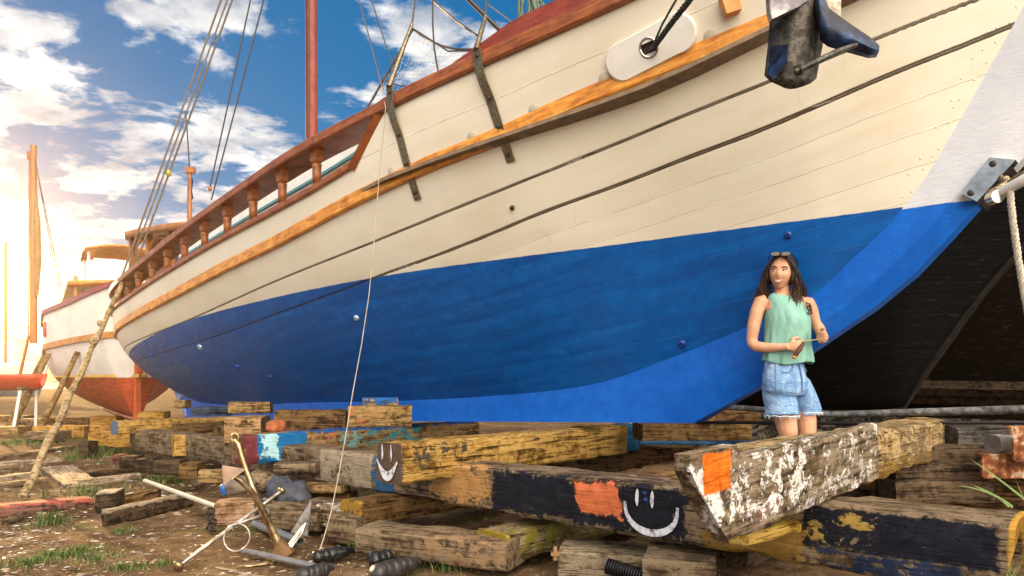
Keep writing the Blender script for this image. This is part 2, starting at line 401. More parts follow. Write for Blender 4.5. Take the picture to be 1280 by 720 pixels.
# --- planking
def build_planking():
    ts = []; t = -2.66
    while t < 11.58: ts.append(t); t += .045 if t < 2.2 else (.055 if t < 2.8 else (.16 if t < 9 else .07))
    ts = [q for q in ts if min(abs(q-2.3), abs(q-2.73), abs(q-11.59)) > .02]+[2.3, 2.73, 11.59]; ts = sorted(ts); NV = 84
    vs = []; uvs = []; pz = []; fs = []
    for side in (1, -1):
        o = len(vs)
        for t in ts:
            r = zr(t)+.0; T = max(ztop(t), r+.01); zv0 = 1.10-.10*(t-.88) if t < .88 else r
            zB_, zA_, zR_ = zB(t), zA(t), zRub(t)
            # girth measured from the (virtual) garboard
            zz = [r+(T-r)*((i/(NV-1))**1.25) for i in range(NV)]
            def girth(z, n=10):
                if z <= zv0: return z-zv0
                s = 0; pz_ = zv0; pb = HB(t, zv0)
                for i in range(1, n+1):
                    q = zv0+(z-zv0)*(i/n)**1.3; b = HB(t, q); s += math.hypot(q-pz_, b-pb); pz_, pb = q, b
                return s
            kn = [(0.0, 1.0), (girth(zB_), 10.0), (girth(zA_), 11.0), (girth(zR_), 12.0), (girth(max(zS(t), zR_+.3)), 14.0)]
            for z in zz:
                b = HB(t, z); gg = girth(z); qv = 14.0
                for (g0, q0), (g1, q1) in zip(kn, kn[1:]):
                    if gg <= g1 or q1 == 14.0: qv = q0+(q1-q0)*(gg-g0)/max(1e-4, g1-g0); break
                vs.append(BF(t, b*side, z)); uvs.append((t, qv)); pz.append(z-zP(t))
        n = len(ts)
        for i in range(n-1):
            for j in range(NV-1):
                f = (o+i*NV+j, o+(i+1)*NV+j, o+(i+1)*NV+j+1, o+i*NV+j+1); fs.append(f if side == -1 else f[::-1])
    base = world_loc(boat)
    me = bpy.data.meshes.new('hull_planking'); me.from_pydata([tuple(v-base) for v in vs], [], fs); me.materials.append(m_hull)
    ul = me.uv_layers.new(name='UVMap')
    for l in me.loops: ul.data[l.index].uv = uvs[l.vertex_index]
    at = me.attributes.new('paint_height', 'FLOAT', 'POINT'); at.data.foreach_set('value', pz)
    me.polygons.foreach_set('use_smooth', [True]*len(me.polygons))
    o = bpy.data.objects.new('hull_planking', me); COL.objects.link(o); o.parent = boat
    md = o.modifiers.new('thickness', 'SOLIDIFY'); md.thickness = .04; md.offset = -1
    return o
hull = build_planking()

# --- stem and keel: one timber backbone following the profile
def build_stem():
    out = [(-3.2,4.75),(-3.0,4.3),(-2.75,3.6),(-2.42,2.98),(-2.05,2.44),(-1.83,2.21),(-1.7,2.06),(-1.5,1.84),(-1.26,1.64),(-.96,1.44),(-.47,1.11),(0,.85),(.5,.833),(1.59,.79),(3.24,.72),(6,.61),(9.3,.46),(9.9,.47)]
    inn = [(-2.72,4.75),(-2.66,4.45),(-2.33,3.72),(-2.02,3.17),(-1.75,2.6),(-1.6,2.36),(-1.42,2.12),(-1.13,1.86),(-.9,1.67),(-.55,1.53),(.16,1.31),(.5,1.20),(.9,1.11),(1.5,1.05),(3.3,.96),(6,.87),(9.2,.83),(10,.95)]
    inn = [(t+.10, z+.05) for t, z in inn]
    rows = []; pzs = []
    NS = 7
    # resample both lines
    for k in range(len(out)-1):
        for s in range(NS):
            u = s/NS
            a = Vector(out[k]).lerp(Vector(out[k+1]), u); b = Vector(inn[k]).lerp(Vector(inn[k+1]), u); rows.append((a, b))
    rows.append((Vector(out[-1]), Vector(inn[-1])))
    vs = []; pz = []; nc = 0; R = []
    for i, (a, b) in enumerate(rows):
        row = []
        stemness = max(0, min(1, (.35-a.x)/.7))
        for side in (1, -1):
            # half thickness: full at the rabbet, bevelled to the cutwater on the stem
            prof = [(1.0, .128), (.72, .126), (.46, .122), (.30, .118), (.0, .118-.058*stemness)]
            if side == -1: prof = prof[::-1]
            for f, w in prof:
                q = a.lerp(b, f); row.append(BF(q.x, w*side, q.y)); pz.append(q.y-(2.235 if q.x < 3 else 9))
        R.append(row)
    mb = MB(); mb.grid(R, closed=True); nc = len(R[0]); mb.f.append(tuple(range(nc))); mb.f.append(tuple(range((len(R)-1)*nc, len(R)*nc)))
    base = world_loc(boat); me = bpy.data.meshes.new('stem_and_keel'); me.from_pydata([tuple(v-base) for v in mb.v], [], mb.f); me.materials.append(m_stem)
    at = me.attributes.new('paint_height', 'FLOAT', 'POINT'); at.data.foreach_set('value', pz)
    me.uv_layers.new(name='UVMap')
    bm = bmesh.new(); bm.from_mesh(me); bmesh.ops.recalc_face_normals(bm, faces=bm.faces); bm.to_mesh(me); bm.free()
    me.polygons.foreach_set('use_smooth', [True]*len(me.polygons)); me.set_sharp_from_angle(angle=radians(20))
    o = bpy.data.objects.new('stem_and_keel', me); COL.objects.link(o); o.parent = boat; return o
build_stem()
# stern post and rudder stock end close the stern
mb = MB(); mb.tube([BF(10.0,0,.5),BF(10.6,0,1.0),BF(11.3,0,1.6),BF(11.62,0,2.2),BF(11.66,0,2.65)], .11, 8); obj('sternpost', mb, m_stem, boat, 60)

# --- rails swept along the hull: each station gives a closed section (db, z)
def sweep(name, ts, sec, mat, sides=(1,), parent=boat, ends=True, smooth=35, uvk=1.0):
    vs = []; fs = []; uvs = []
    for side in sides:
        o = len(vs); n = 0
        for t in ts:
            pts = sec(t); n = len(pts)
            for j, (b, z) in enumerate(pts): vs.append(BF(t, b*side, z)); uvs.append((t*uvk, j*.12))
        for i in range(len(ts)-1):
            for j in range(n): fs.append((o+i*n+j, o+i*n+(j+1) % n, o+(i+1)*n+(j+1) % n, o+(i+1)*n+j))
        fs.append(tuple(o+j for j in range(n))); fs.append(tuple(o+(len(ts)-1)*n+j for j in range(n)))
    base = world_loc(parent); me = bpy.data.meshes.new(name); me.from_pydata([tuple(v-base) for v in vs], [], fs); me.materials.append(mat)
    ul = me.uv_layers.new(name='UVMap')
    for l in me.loops: ul.data[l.index].uv = uvs[l.vertex_index]
    bm = bmesh.new(); bm.from_mesh(me); bmesh.ops.recalc_face_normals(bm, faces=bm.faces); bm.to_mesh(me); bm.free()
    me.polygons.foreach_set('use_smooth', [True]*len(me.polygons)); me.set_sharp_from_angle(angle=radians(smooth))
    o = bpy.data.objects.new(name, me); COL.objects.link(o); o.parent = parent; return o
def fr(a, b, st):
    n = max(2, int(round((b-a)/st))); return [a+(b-a)*i/n for i in range(n+1)]
def frr(a, b):
    return [t for t in fr(a, min(b, 9.5), .12)]+([t for t in fr(9.5, b, .05)][1:] if b > 9.5 else [])
def outb(t, z):
    return HB(t, min(z, zS(t)))
def rub_sec(t):
    z = zRub(t)+.004*fbm((t*3, 0, 0)); b = HB(t, z); h = .066+.003*fbm((t*5, 3, 0)); w = .030
    return [(b-.03, z-h), (b+w-.012, z-h), (b+w, z-h+.012), (b+w, z+h-.014), (b+w-.014, z+h), (b-.03, z+h)]
sweep('rub_rail', frr(-2.2, 11.55), rub_sec, m_rub, (1, -1))
def cap_sec(t):
    z = zS(t); b = b1(t); h = .10 if t < 2.2 else .085; i = .08 if t < 1.9 else .26
    i = min(i, max(.02, b-.02)); o_ = .045
    return [(b-i, z-.012), (b+o_-.01, z-.012), (b+o_, z), (b+o_, z+h-.015), (b+o_-.015, z+h), (b-i, z+h)]
sweep('cap_rail', frr(-2.62, 11.56), cap_sec, m_cap, (1, -1))
def wash_sec(t):
    z = zS(t)+.1; b = b1(t)-.005; h = max(.004, min(.15, .15*(1.60-t)/.75))
    return [(b-.05, z), (b, z), (b-.005, z+h), (b-.045, z+h)]
sweep('washboard', frr(-2.55, 1.6), wash_sec, m_red, (1, -1))
def low_sec(t):
    z = zPT(t); b = HB(t, z); h = .055; i = min(.12, max(.02, b-.02))
    return [(b-i, z-.01), (b+.028, z-.01), (b+.036, z), (b+.036, z+h-.01), (b+.026, z+h), (b-i, z+h)]
sweep('lower_rail', frr(2.72, 11.5), low_sec, m_cap, (1, -1))
for s in (1, -1):
    mb = MB(); a = BF(2.27, (b1(2.27)+.0)*s, zS(2.27)+.02); b = BF(2.74, HB(2.74, 3.11)*s, 3.12)
    mb.tube([a, b], .045, 4, flat=1.2); obj('rail_end_post', mb, m_cap, boat)
# inner bulwark board seen in shade under the cap
# balusters (turned)
bal_mesh = None
for s in (1, -1):
    k = 0; t = 3.32
    while t < 11.1:
        z0 = zPT(t)+.05; z1 = zS(t)-.005; b = (HB(t, z0)*.5+b1(t)*.5-.045)*s
        H = z1-z0
        if bal_mesh is None:
            mb = MB(); p = [(.052,0),(.052,.03),(.036,.05),(.05,.075),(.036,.10),(.048,.125),(.05,.30),(.052,.52),(.058,.60),(.040,.63),(.056,.66),(.056,.69)]
            mb.lathe(Vector((0,0,0)), [(r, h) for r, h in p], 14); mb.box((0,0,.845), (.125,.10,.31))
            bal_mesh = mesh_of('baluster', mb, m_bal, Vector((0,0,0)), 40)
        o = bpy.data.objects.new('baluster', bal_mesh); COL.objects.link(o); o.parent = boat
        o.location = BF(t, b, z0)-world_loc(boat); o.scale = (.86, .86, H); o.rotation_euler = (0, 0, -TH)
        t += .645
# deck, coachroof, wheelhouse
mb = MB(); rows = [[BF(t, s*max(.02, HB(t, ztop(t)-.12)-.03), (zPT(t) if t > 2.73 else zS(t)-.36)-.18) for s in (-1, -.5, 0, .5, 1)] for t in fr(-2.2, 11.3, .3)]
mb.grid(rows); dk = obj('deck', mb, m_deck, boat); md = dk.modifiers.new('thickness', 'SOLIDIFY'); md.thickness = .03
def cabin(t0, t1, bw, zoff0, zoff1, name, mat, dz=0.0):
    mb = MB(); rows = []
    for t in fr(t0, t1, .3):
        z = zPT(t); rows.append([BF(t, bw, z+zoff0), BF(t, bw, z+zoff1-.03), BF(t, bw-.05, z+zoff1), BF(t, -bw+.05, z+zoff1), BF(t, -bw, z+zoff1-.03), BF(t, -bw, z+zoff0)])
    mb.grid(rows); k = 6; n = len(rows); mb.f.append(tuple(range(k))); mb.f.append(tuple((n-1)*k+j for j in range(k))); mb.m += [0, 0]
    return obj(name, mb, mat, boat, 30)
cab = cabin(3.0, 8.0, .95, -.2, .62, 'coachroof', m_white)
mb = MB()
for s in (1, -1):
    for t0, t1 in ((3.05, 7.95),):
        rows = [[BF(t, s*.955, zPT(t)+.43), BF(t, s*.975, zPT(t)+.43), BF(t, s*.975, zPT(t)+.46), BF(t, s*.955, zPT(t)+.46)] for t in fr(t0, t1, .3)]
        mb.grid(rows, closed=True)
obj('trim_stripe', mb, m_teal, cab)
# wheelhouse: curved roof on posts with arched brackets
WT0, WT1, WB = 7.6, 10.9, .95
m_wh = varnish('wheelhouse_varnish', (.24,.08,.02), (.48,.19,.05), (.62,.30,.09), .4)
wh = None
mb = MB(); rows = []
for i in range(22):
    f = i/21; t = WT0+(WT1-WT0)*f
    e = min(1, min(f, 1-f)*7); e = math.sqrt(max(0, 1-(1-e)**2)); bw = WB*(.80+.2*e)
    row = []
    for j in range(13):
        u = -1+2*j/12; row.append(BF(t, bw*u, 3.60+.09*(t-7.6)-.13*u*u+.03*(1-(2*f-1)**2)))
    rows.append(row)
mb.grid(rows); roof = obj('wheelhouse_roof', mb, m_wh, boat, 50); md = roof.modifiers.new('thickness', 'SOLIDIFY'); md.thickness = .11; md.offset = -1
for t in (7.8, 8.8, 9.8, 10.65):
    for s in (1, -1):
        mb = MB(); mb.box(BF(t, s*.78, (zPT(t)+3.5+.09*(t-7.6))/2-.05), (.09, .09, 3.5+.09*(t-7.6)-zPT(t)+.1), Matrix.Rotation(-TH, 3, 'Z')); obj('wheelhouse_post', mb, m_wh, boat)
for s in (1, -1):
    mb = MB()
    for ta, tb in ((7.8, 8.8), (8.8, 9.8), (9.8, 10.65)):
        pts = [BF(ta+(tb-ta)*(.5-.5*cos(pi*i/12)), s*.78, 3.16+.09*(ta-7.6)+.22*sin(pi*i/12)) for i in range(13)]
        mb.tube(pts, .045, 6)
    obj('arch_bracket', mb, m_wh, boat, 60)
mb = MB(); mb.box(BF(8.9, 0, 2.85), (2.4, 1.3, 1.3), Matrix.Rotation(-TH, 3, 'Z')); obj('wheelhouse_panel', mb, m_cap, boat)
# round lamps under the wheelhouse roof edge
for t, b in ((8.0, .86), (8.35, .86)):
    mb = MB(); mb.lathe(BF(t, b, 3.33), [(.01,-.06),(.06,-.05),(.075,0),(.065,.05),(.02,.06)], 12, axis=S2); obj('deck_lamp', mb, m_white, boat, 60)
# mast
mb = MB(); mt = 5.8; mb.tube([BF(mt, 0, 2.3), BF(mt+.02, 0, 4.0), BF(mt+.05, 0, 7), BF(mt+.1, 0, 12.5)], [.083, .083, .078, .06], 18); mast = obj('mast', mb, m_red, boat, 60)
mb = MB(); mb.lathe(BF(mt+.02, 0, 4.12), [(.086,-.02),(.094,-.02),(.094,.02),(.086,.02)], 18); mb.tube([BF(mt, .1, 4.12), BF(mt-.04, .14, 4.16)], .02, 6); obj('mast_band', mb, m_inox, mast, 40)
mb = MB(); mb.tube([BF(mt-.05, .10, 2.9), BF(mt-.05, .10, 4.15), BF(mt, .07, 12)], .009, 6); obj('halyard', mb, m_wire, mast)
# chainplates with turnbuckles and shrouds
def strap(ta, za, tb, zb, outa, outb_):
    """flat bar lying along the side from (ta,za) down to (tb,zb)"""
    mb = MB(); rows = []; n = 16
    for i in range(n+1):
        f = i/n; t = ta+(tb-ta)*f; z = za+(zb-za)*f
        p = hull_pt(t, min(z, zS(t)), 0.0)
        p.z = z
        if z > zS(t): p = BF(t, b1(t), z)
        k = max(0, min(1, (z-zS(t)+.30)/.26)); off = .016+.048*k*k*(3-2*k)
        nrm = (hull_pt(t, min(z, zS(t)-.05), 1.0)-hull_pt(t, min(z, zS(t)-.05), 0)).normalized(); p = p+nrm*off
        wv = A2*.042*(1.0+.04*fbm((f*7, ta, 0)))
        rows.append([p-wv, p+wv, p+wv-nrm*.014, p-wv-nrm*.014])
    mb.grid(rows, closed=True); mb.f += [(0,1,2,3), tuple(n*4+j for j in range(4))]; mb.m += [0,0]
    return mb, rows
for (ta, za, tb, zb, px1, py1, shr) in ((2.09, 3.66, 2.04, 2.74, 515, 30, (530,-80)), (1.14, 3.69, 1.05, 2.88, 607, 20, (611,-60))):
    mb, rows = strap(ta, za, tb, zb, 0, 0); cp = obj('chainplate', mb, m_steel, boat, 30)
    for f in (1, 7, 11, 15):
        c = (rows[f][0]+rows[f][1])/2; d = (rows[f][0]-rows[f][3]).normalized()
        mbb = MB(); mbb.lathe(c, [(.016,-.005),(.016,.012),(.010,.018)], 10, axis=d); obj('bolt', mbb, m_bolt, cp, 40)
    p0 = (rows[0][0]+rows[0][1])/2; Y1 = p0.y+.25
    p1 = W(px1, py1, Y1); p2 = W(*shr, Y1+.6); mast_top = BF(5.85, .05, 11.5)
    d = (p1-p0)
    mb = MB(); mb.tube([p0-d*.02, p0+d*.15], .024, 8); mb.tube([p0+d*.15, p0+d*.2, p0+d*.75, p0+d*.8], [.012,.02,.02,.012], 8); mb.tube([p0+d*.8, p1], .016, 8)
    obj('turnbuckle', mb, m_steel, boat, 40)
    mb = MB(); mb.tube([p1, p1+(p2-p1)*.5, p1+(p2-p1)*4], .008, 6); obj('shroud', mb, m_wire, boat)
# hawse plate: an oblong pad with a round pipe through it, lying on the planking
def hawse():
    t0, t1, n = .05, -.33, 22
    def zc(t): return 3.40-.235*(t+.14)
    ring = []; hw = .118
    path = []
    for i in range(n+1):
        a = pi/2+pi*i/n; path.append((t0-0+.118*(-cos(a)), zc(t0)+hw*sin(a)))
    for i in range(n+1):
        a = -pi/2+pi*i/n; path.append((t1-.118*cos(a), zc(t1)+hw*sin(a)))
    k = len(path); tc, zc_ = -.14, zc(-.14)
    hole = []
    for i in range(k):
        t, z = path[i]; a = math.atan2(z-zc_, t-tc); hole.append((tc+.062*cos(a), zc_+.062*sin(a)))
    L = []
    for pathx, off in ((path, -.01), (path, .026), ([(tc+(t-tc)*.965, zc_+(z-zc_)*.93) for t, z in path], .04), (hole, .04), (hole, .012), (hole, -.06)):
        L.append([hull_pt(t, z, off) for t, z in pathx])
    mb = MB(); mb.grid([[r[i] for i in range(k)] for r in L], closed=True); return mb, hull_pt(tc, zc_, .02), (tc, zc_)
mb, hawse_c, hz = hawse(); hp = obj('hawse_plate', mb, m_white, boat, 40)
mb = MB(); rr = []
for i in range(25):
    a = 2*pi*i/24; rr.append(hull_pt(hz[0]+.056*cos(a), hz[1]+.056*sin(a), .036))
mb.tube(rr, .010, 8, cap=False); obj('hawse_ring', mb, m_inox, hp, 60)
mb = MB(); rr = [hull_pt(hz[0]+.056*cos(2*pi*i/20), hz[1]+.056*sin(2*pi*i/20), .014) for i in range(20)]; mb.add(rr, [tuple(range(20))]); obj('hawse_pipe', mb, m_bolt, hp)
# scuppers just above the rub rail, skin fittings in the blue bottom
m_scup = plain('cream_cover_paint', (.52,.46,.36), .5, var=.1)
for px, py in ((590, 184), (668, 148), (756, 110), (889, 50), (490, 228)):
    best = None
    for i in range(600):
        t = -1.2+4.5*i/600; z = zRub(t)+.06; p = BF(t, HB(t, z), z); e = abs(640+F*p.x/p.y-px)
        if best is None or e < best[0]: best = (e, t, z)
    t, z = best[1:]
    mb = MB(); mb.lathe(hull_pt(t, z, -.004), [(.046,0),(.046,.006),(.040,.010),(.002,.011)], 18, axis=(hull_pt(t, z, 1)-hull_pt(t, z, 0))); obj('scupper_cover', mb, m_scup, boat, 40)
for t, z, r, m_ in ((1.15,2.56,.020,m_bolt), (3.44,1.82,.036,'w'), (.05,1.46,.032,'b'), (-.81,2.15,.026,'b'), (7.18,1.63,.05,'w'), (6.59,1.35,.042,'b'), (5.99,1.21,.04,'b'), (8.9,1.55,.045,'b')):
    mat = m_bolt if m_ is m_bolt else (plain('skin_fitting_metal', (.52,.62,.72), .3, .6) if m_ == 'w' else plain('painted_fitting', (.01,.06,.30), .35))
    n = hull_pt(t, z, 1)-hull_pt(t, z, 0); mb = MB(); mb.lathe(hull_pt(t, z, -.006), [(r,0),(r,.012),(r*.8,.026),(r*.45,.03),(r*.4,.018)], 16, axis=n); obj('skin_fitting', mb, mat, boat, 50)
# planking nails beside the stem, each a small raised head
m_nail = plain('nail_heads', (.74,.66,.50), .5, var=.1); nk = random.Random(3)
for i in range(16):
    z = 2.34+i*.082+nk.uniform(-.02, .02)
    for k in (0, 1):
        t = next((-2.5+j*.03 for j in range(60) if zr(-2.5+j*.03) < z), None)
        if t is None or nk.random() < .15: continue
        tq = t+.07+.055*k+nk.uniform(-.014, .014); zq = z+nk.uniform(-.02, .02); mb = MB(); mb.lathe(hull_pt(tq, zq, -.003), [(.007,0),(.007,.003),(.004,.005)], 8, axis=hull_pt(tq, zq, 1)-hull_pt(tq, zq, 0)); obj('plank_nail', mb, m_nail, hull, 60)
# stem bracket for the bobstay
def stem_pt(t, z, b): return BF(t, b, z)
mb = MB(); Q = [(-1.76,2.27),(-1.90,2.45),(-2.02,2.41),(-1.84,2.21)]
mb.prism([BF(t, .150, z) for t, z in Q], S2*-.30); br = obj('bobstay_bracket', mb, m_inox, boat)
for t, z in ((-1.81,2.265),(-1.915,2.41)):
    mb = MB(); mb.lathe(BF(t, .148, z), [(.018,0),(.018,.010),(.009,.016)], 10, axis=S2); obj('bolt', mb, m_bolt, br, 40)
mb = MB(); pa = BF(-1.99, .16, 2.30)
mb.tube([BF(-1.95,.155,2.28)+Vector((0,0,.0)), pa+S2*.06], .014, 8); obj('shackle_pin', mb, m_steel, br, 40)
# ------------------------------------------------------------------ ground
def gheight(x, y):
    h = .035*fbm((x*.55, y*.55, 1.3), 3)+.018*fbm((x*2.1, y*2.1, 4), 3)
    near = max(0, min(1, (14-y)/6)); return h*(.35+.65*near)+(.012*fbm((x*7, y*7, 2), 3))*near-.02
def build_ground():
    vs = []; fs = []; rows = []
    ys = [-50, -20, -6, -2, 0, 1.2, 2.0]; y = 2.5
    while y < 11: ys.append(y); y += .045+.02*max(0, y-4)
    while y < 60: ys.append(y); y *= 1.12
    ys += [90, 150, 260, 380, 500]
    for y in ys:
        k = 64 if y < 2.4 or y > 14 else 150
        k = 150
        hw = 5.5+max(0, y)*.95 if 2.4 < y < 60 else 60
        if y >= 60: hw = min(440, max(60, y*1.5))
        row = []
        for i in range(k+1):
            x = -hw+2*hw*i/k
            row.append(Vector((x, y, gheight(x, y) if 1 < y < 40 and abs(x) < 45 else -.02)))
        rows.append(row)
    mb = MB(); mb.grid(rows)
    q = M('yard_dirt', .95, spec=.05); p = q.pos()
    n1 = q.noise(p, .9, 6, .6, .3); n2 = q.noise(p, 7, 8, .7, .5); n3 = q.noise(p, 38, 6, .7); 
    k = q.m('ADD', q.m('MULTIPLY', n1, .4), q.m('ADD', q.m('MULTIPLY', n2, .4), q.m('MULTIPLY', n3, .3)))
    col = q.ramp(k, [(.38, (.02,.011,.006)), (.48, (.068,.038,.019)), (.56, (.135,.083,.045)), (.68, (.25,.17,.10))])
    vo = q.vor(p, 24); peb = q.m('MULTIPLY', q.mr(vo, .22, .12), q.mr(n2, .52, .58)); col = q.mix(peb, col, q.ramp(n3, [(.3,(.30,.25,.2)),(.7,(.60,.56,.5))]))
    dk = q.mr(q.noise(p, 3.2, 6, .7, .8), .60, .68); col = q.mix(q.m('MULTIPLY', dk, .7), col, (.035,.022,.014))
    gr = q.mr(q.m('ADD', q.noise(p, 1.15, 5, .62, .4), q.m('MULTIPLY', q.m('SUBTRACT', n3, .5), .3)), .56, .66)
    col = q.mix(q.m('MULTIPLY', gr, .75), col, q.ramp(n3, [(.3,(.03,.05,.012)),(.7,(.13,.13,.035))]))
    q.set('Base Color', col); q.bump(q.m('ADD', q.m('MULTIPLY', n2, .7), q.m('ADD', q.m('MULTIPLY', n3, .4), peb)), .9, .03)
    return kind(obj('ground', mb, q.mat, smooth=180, base=Vector((0,0,0))), 'structure')
build_ground()
# shells, chips of stone and shavings strewn over the dirt (nobody could count them)
def rnd_ground_px(x0, x1, y0, y1):
    px = random.uniform(x0, x1); py = random.uniform(y0, y1); p = GZ(px, py); return p
mb = MB()
for i in range(3600):
    r = random.random()
    if r < .75: p = rnd_ground_px(-60, 470, 575, 760)
    elif r < .9: p = rnd_ground_px(-40, 300, 535, 620)
    else: p = rnd_ground_px(380, 900, 640, 770)
    if r < .12 : p = GZ(random.gauss(15, 40), random.gauss(665, 16))
    s = random.choice((.004, .006, .008, .010, .012, .017))*random.uniform(.7, 1.3)*(1 if p.y < 6 else 1.6); z = gheight(p.x, p.y)
    mi = random.choice((0, 1, 1, 1, 2, 2, 3, 3))
    a = random.uniform(0, pi); fl = random.uniform(.25, .8); el = random.uniform(1, 2.6)
    vs = [];
    for (x, y, zz) in ((1,0,0),(.3,.8,.1),(-.8,.5,0),(-.7,-.6,.1),(.4,-.8,0),(.1,.1,.8),(-.3,-.1,.6)):
        x *= el*random.uniform(.8,1.2); y *= random.uniform(.8,1.2); vs.append((p.x+s*(x*cos(a)-y*sin(a)), p.y+s*(x*sin(a)+y*cos(a)), z+s*zz*fl))
    mb.add(vs, [(0,1,5),(1,2,6,5),(2,3,6),(3,4,6),(4,0,5),(4,5,6)], mi)
for i in range(900):
    r = random.random(); p = rnd_ground_px(-60, 480, 560, 770) if r < .7 else rnd_ground_px(380, 1000, 650, 780)
    L_ = random.uniform(.012, .06)*(1 if p.y < 6 else 1.4); a = random.uniform(0, pi); tl = random.uniform(-.1, .25); wd = random.uniform(.002, .005); dv = Vector((cos(a), sin(a), tl))*L_; z = gheight(p.x, p.y)+.004
    mb.tube([Vector((p.x, p.y, z)), Vector((p.x, p.y, z))+dv], [wd, wd*.6], 4, random.choice((1, 3, 3, 1, 4)), flat=.5)
def simple(name, c, r=.7): return M(name, r, col=c).mat
kind(obj('shell_gravel', mb, [plain('shell_white',(.62,.58,.52),.6,scale=80), plain('stone_tan',(.34,.25,.17),.8,scale=60), plain('stone_grey',(.22,.19,.16),.8,scale=60), plain('bark_dark',(.07,.045,.03),.9,scale=60), plain('wood_chip',(.46,.31,.16),.9,scale=60)], base=Vector((0,0,0))), 'stuff')
# grass
def blades(mb, c, n, spread, hgt, flat=.5):
    for i in range(n):
        a = random.uniform(0, 2*pi); r = spread*abs(random.gauss(0, .6)); x = c.x+r*cos(a); y = c.y+r*sin(a)*.9; z = gheight(x, y)
        h = hgt*random.uniform(.4, 1.2); b = random.uniform(0, 2*pi); ln = random.uniform(.2, 1.1)*h*flat*2; wv = Vector((cos(b+pi/2), sin(b+pi/2), 0))*random.uniform(.0018, .0042)*(1 if c.y < 7 else 2)
        p0 = Vector((x, y, z-.005)); p1 = p0+Vector((cos(b)*ln*.35, sin(b)*ln*.35, h*.65)); p2 = p0+Vector((cos(b)*ln, sin(b)*ln, h))
        mb.add([p0-wv, p0+wv, p1+wv*.8, p1-wv*.8, p2], [(0,1,2,3),(3,2,4)], random.choice((0,0,1,2)))
mb = MB()
for (px, py, n, sp, h) in ((65,648,240,.13,.10),(40,655,60,.2,.04),(150,662,150,.10,.05),(62,698,420,.22,.05),(100,690,320,.2,.05),(30,705,220,.18,.05),(120,700,200,.2,.045),(150,712,120,.12,.04),(175,708,90,.12,.04),(205,705,60,.1,.04),(120,568,420,.4,.16),(140,562,300,.3,.20),(100,572,200,.4,.10),(60,552,420,.9,.10),(20,552,300,.8,.09),(200,600,300,.5,.07),(110,615,300,.5,.06),(250,590,200,.35,.08),(210,585,200,.4,.06),(445,688,60,.04,.09),(540,700,120,.12,.12),(520,705,60,.1,.1),(575,690,70,.1,.1),(560,710,100,.2,.08),(330,690,40,.1,.05),(320,660,60,.1,.04)):
    blades(mb, GZ(px, py), n, sp, h)
gm = [plain('grass_green',(.06,.12,.018),.6,scale=30,bump=0), plain('grass_yellow',(.17,.17,.04),.6,scale=30,bump=0), plain('grass_dark',(.03,.07,.012),.6,scale=30,bump=0)]
kind(obj('short_grass', mb, gm, base=Vector((0,0,0))), 'stuff')

# ------------------------------------------------------------------ timbers
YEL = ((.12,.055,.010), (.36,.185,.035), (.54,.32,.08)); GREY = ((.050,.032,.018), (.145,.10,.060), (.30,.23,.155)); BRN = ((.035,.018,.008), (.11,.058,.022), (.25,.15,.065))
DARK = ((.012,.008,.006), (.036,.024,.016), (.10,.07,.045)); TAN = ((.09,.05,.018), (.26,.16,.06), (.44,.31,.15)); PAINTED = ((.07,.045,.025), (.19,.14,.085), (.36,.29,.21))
BLK = (.010,.011,.017); NAVY = (.012,.022,.065)
def ribbon(mb, pts, y, w, mi, thick=.003, L=None):
    """brush stroke on the +Y face: pts=(x,z), w=half widths"""
    n = len(pts); vs = []; fs = []
    for i, (x, z) in enumerate(pts):
        a = Vector(pts[max(0, i-1)]); b = Vector(pts[min(n-1, i+1)]); d = (b-a); d = d.normalized() if d.length > 0 else Vector((1,0)); nx, nz = -d.y, d.x
        ww = w[i] if isinstance(w, list) else w
        vs += [Vector((x-nx*ww, y, z-nz*ww)), Vector((x+nx*ww, y, z+nz*ww))]
    for i in range(n-1): fs.append((2*i, 2*i+1, 2*i+3, 2*i+2))
    mb.add(vs, fs, mi)
m_wpaint = plain('white_brush_paint', (.72,.74,.80), .6, scale=42, bump=.3, stops=[(.33,(.06,.06,.065)),(.41,(.42,.44,.50)),(.5,(.62,.64,.70)),(.68,(.76,.77,.81))])
m_bpaint = plain('blue_brush_paint', (.012,.06,.24), .5, var=.3, scale=18, bump=.2)
# the long runner: axis along the boat, front face at b=1.62
def tb_run(t, b): return BF(t, b, 0)
RT0, RT1 = -2.22, 8.0
RB = 1.62; RW = .34; RH = .30
RZ0, RZ1 = .345, .170     # underside at each end
P0 = BF(RT0, RB-RW/2, RZ0); P1 = BF(RT1, RB-RW/2, RZ1); RL = (P1-P0).length
def rx(px, z=.55):
    """local X on the runner front face seen at photo column px"""
    best = None
    for i in range(1600):
        t = RT0+(RT1-RT0)*i/1600; p = BF(t, RB, z); e = abs(640+F*p.x/p.y-px)
        if best is None or e < best[0]: best = (e, t)
    return (best[1]-(RT0+RT1)/2)*RL/(RT1-RT0)
def run_extra(mb, L, w, h):
    y = w/2+.012
    # smiling face near the painted plank: arc and two eyes
    xl, xr = rx(783), rx(849); xc = (xl+xr)/2; R_ = abs(xr-xl)/2
    pts = [(xc+R_*cos(pi+pi*i/16)*-1, .195-.155*sin(pi*i/16)**.8) for i in range(17)]
    ribbon(mb, pts, y, [.008+.012*sin(pi*i/16) for i in range(17)], 1)
    for px, zz in ((799, .225), (817, .222)):
        x = rx(px); ribbon(mb, [(x, zz-.048), (x+.003, zz-.02), (x, zz+.02), (x-.002, zz+.045)], y+.001, [.003, .011, .011, .004], 1)
    for px, zz in ((807, .25), (809, .215)):
        x = rx(px); ribbon(mb, [(x-.012, zz), (x, zz+.004), (x+.012, zz+.002)], y-.004, [.006, .011, .006], 2)
xa, xb = rx(617), rx(846); yy = (0.06, .4, )
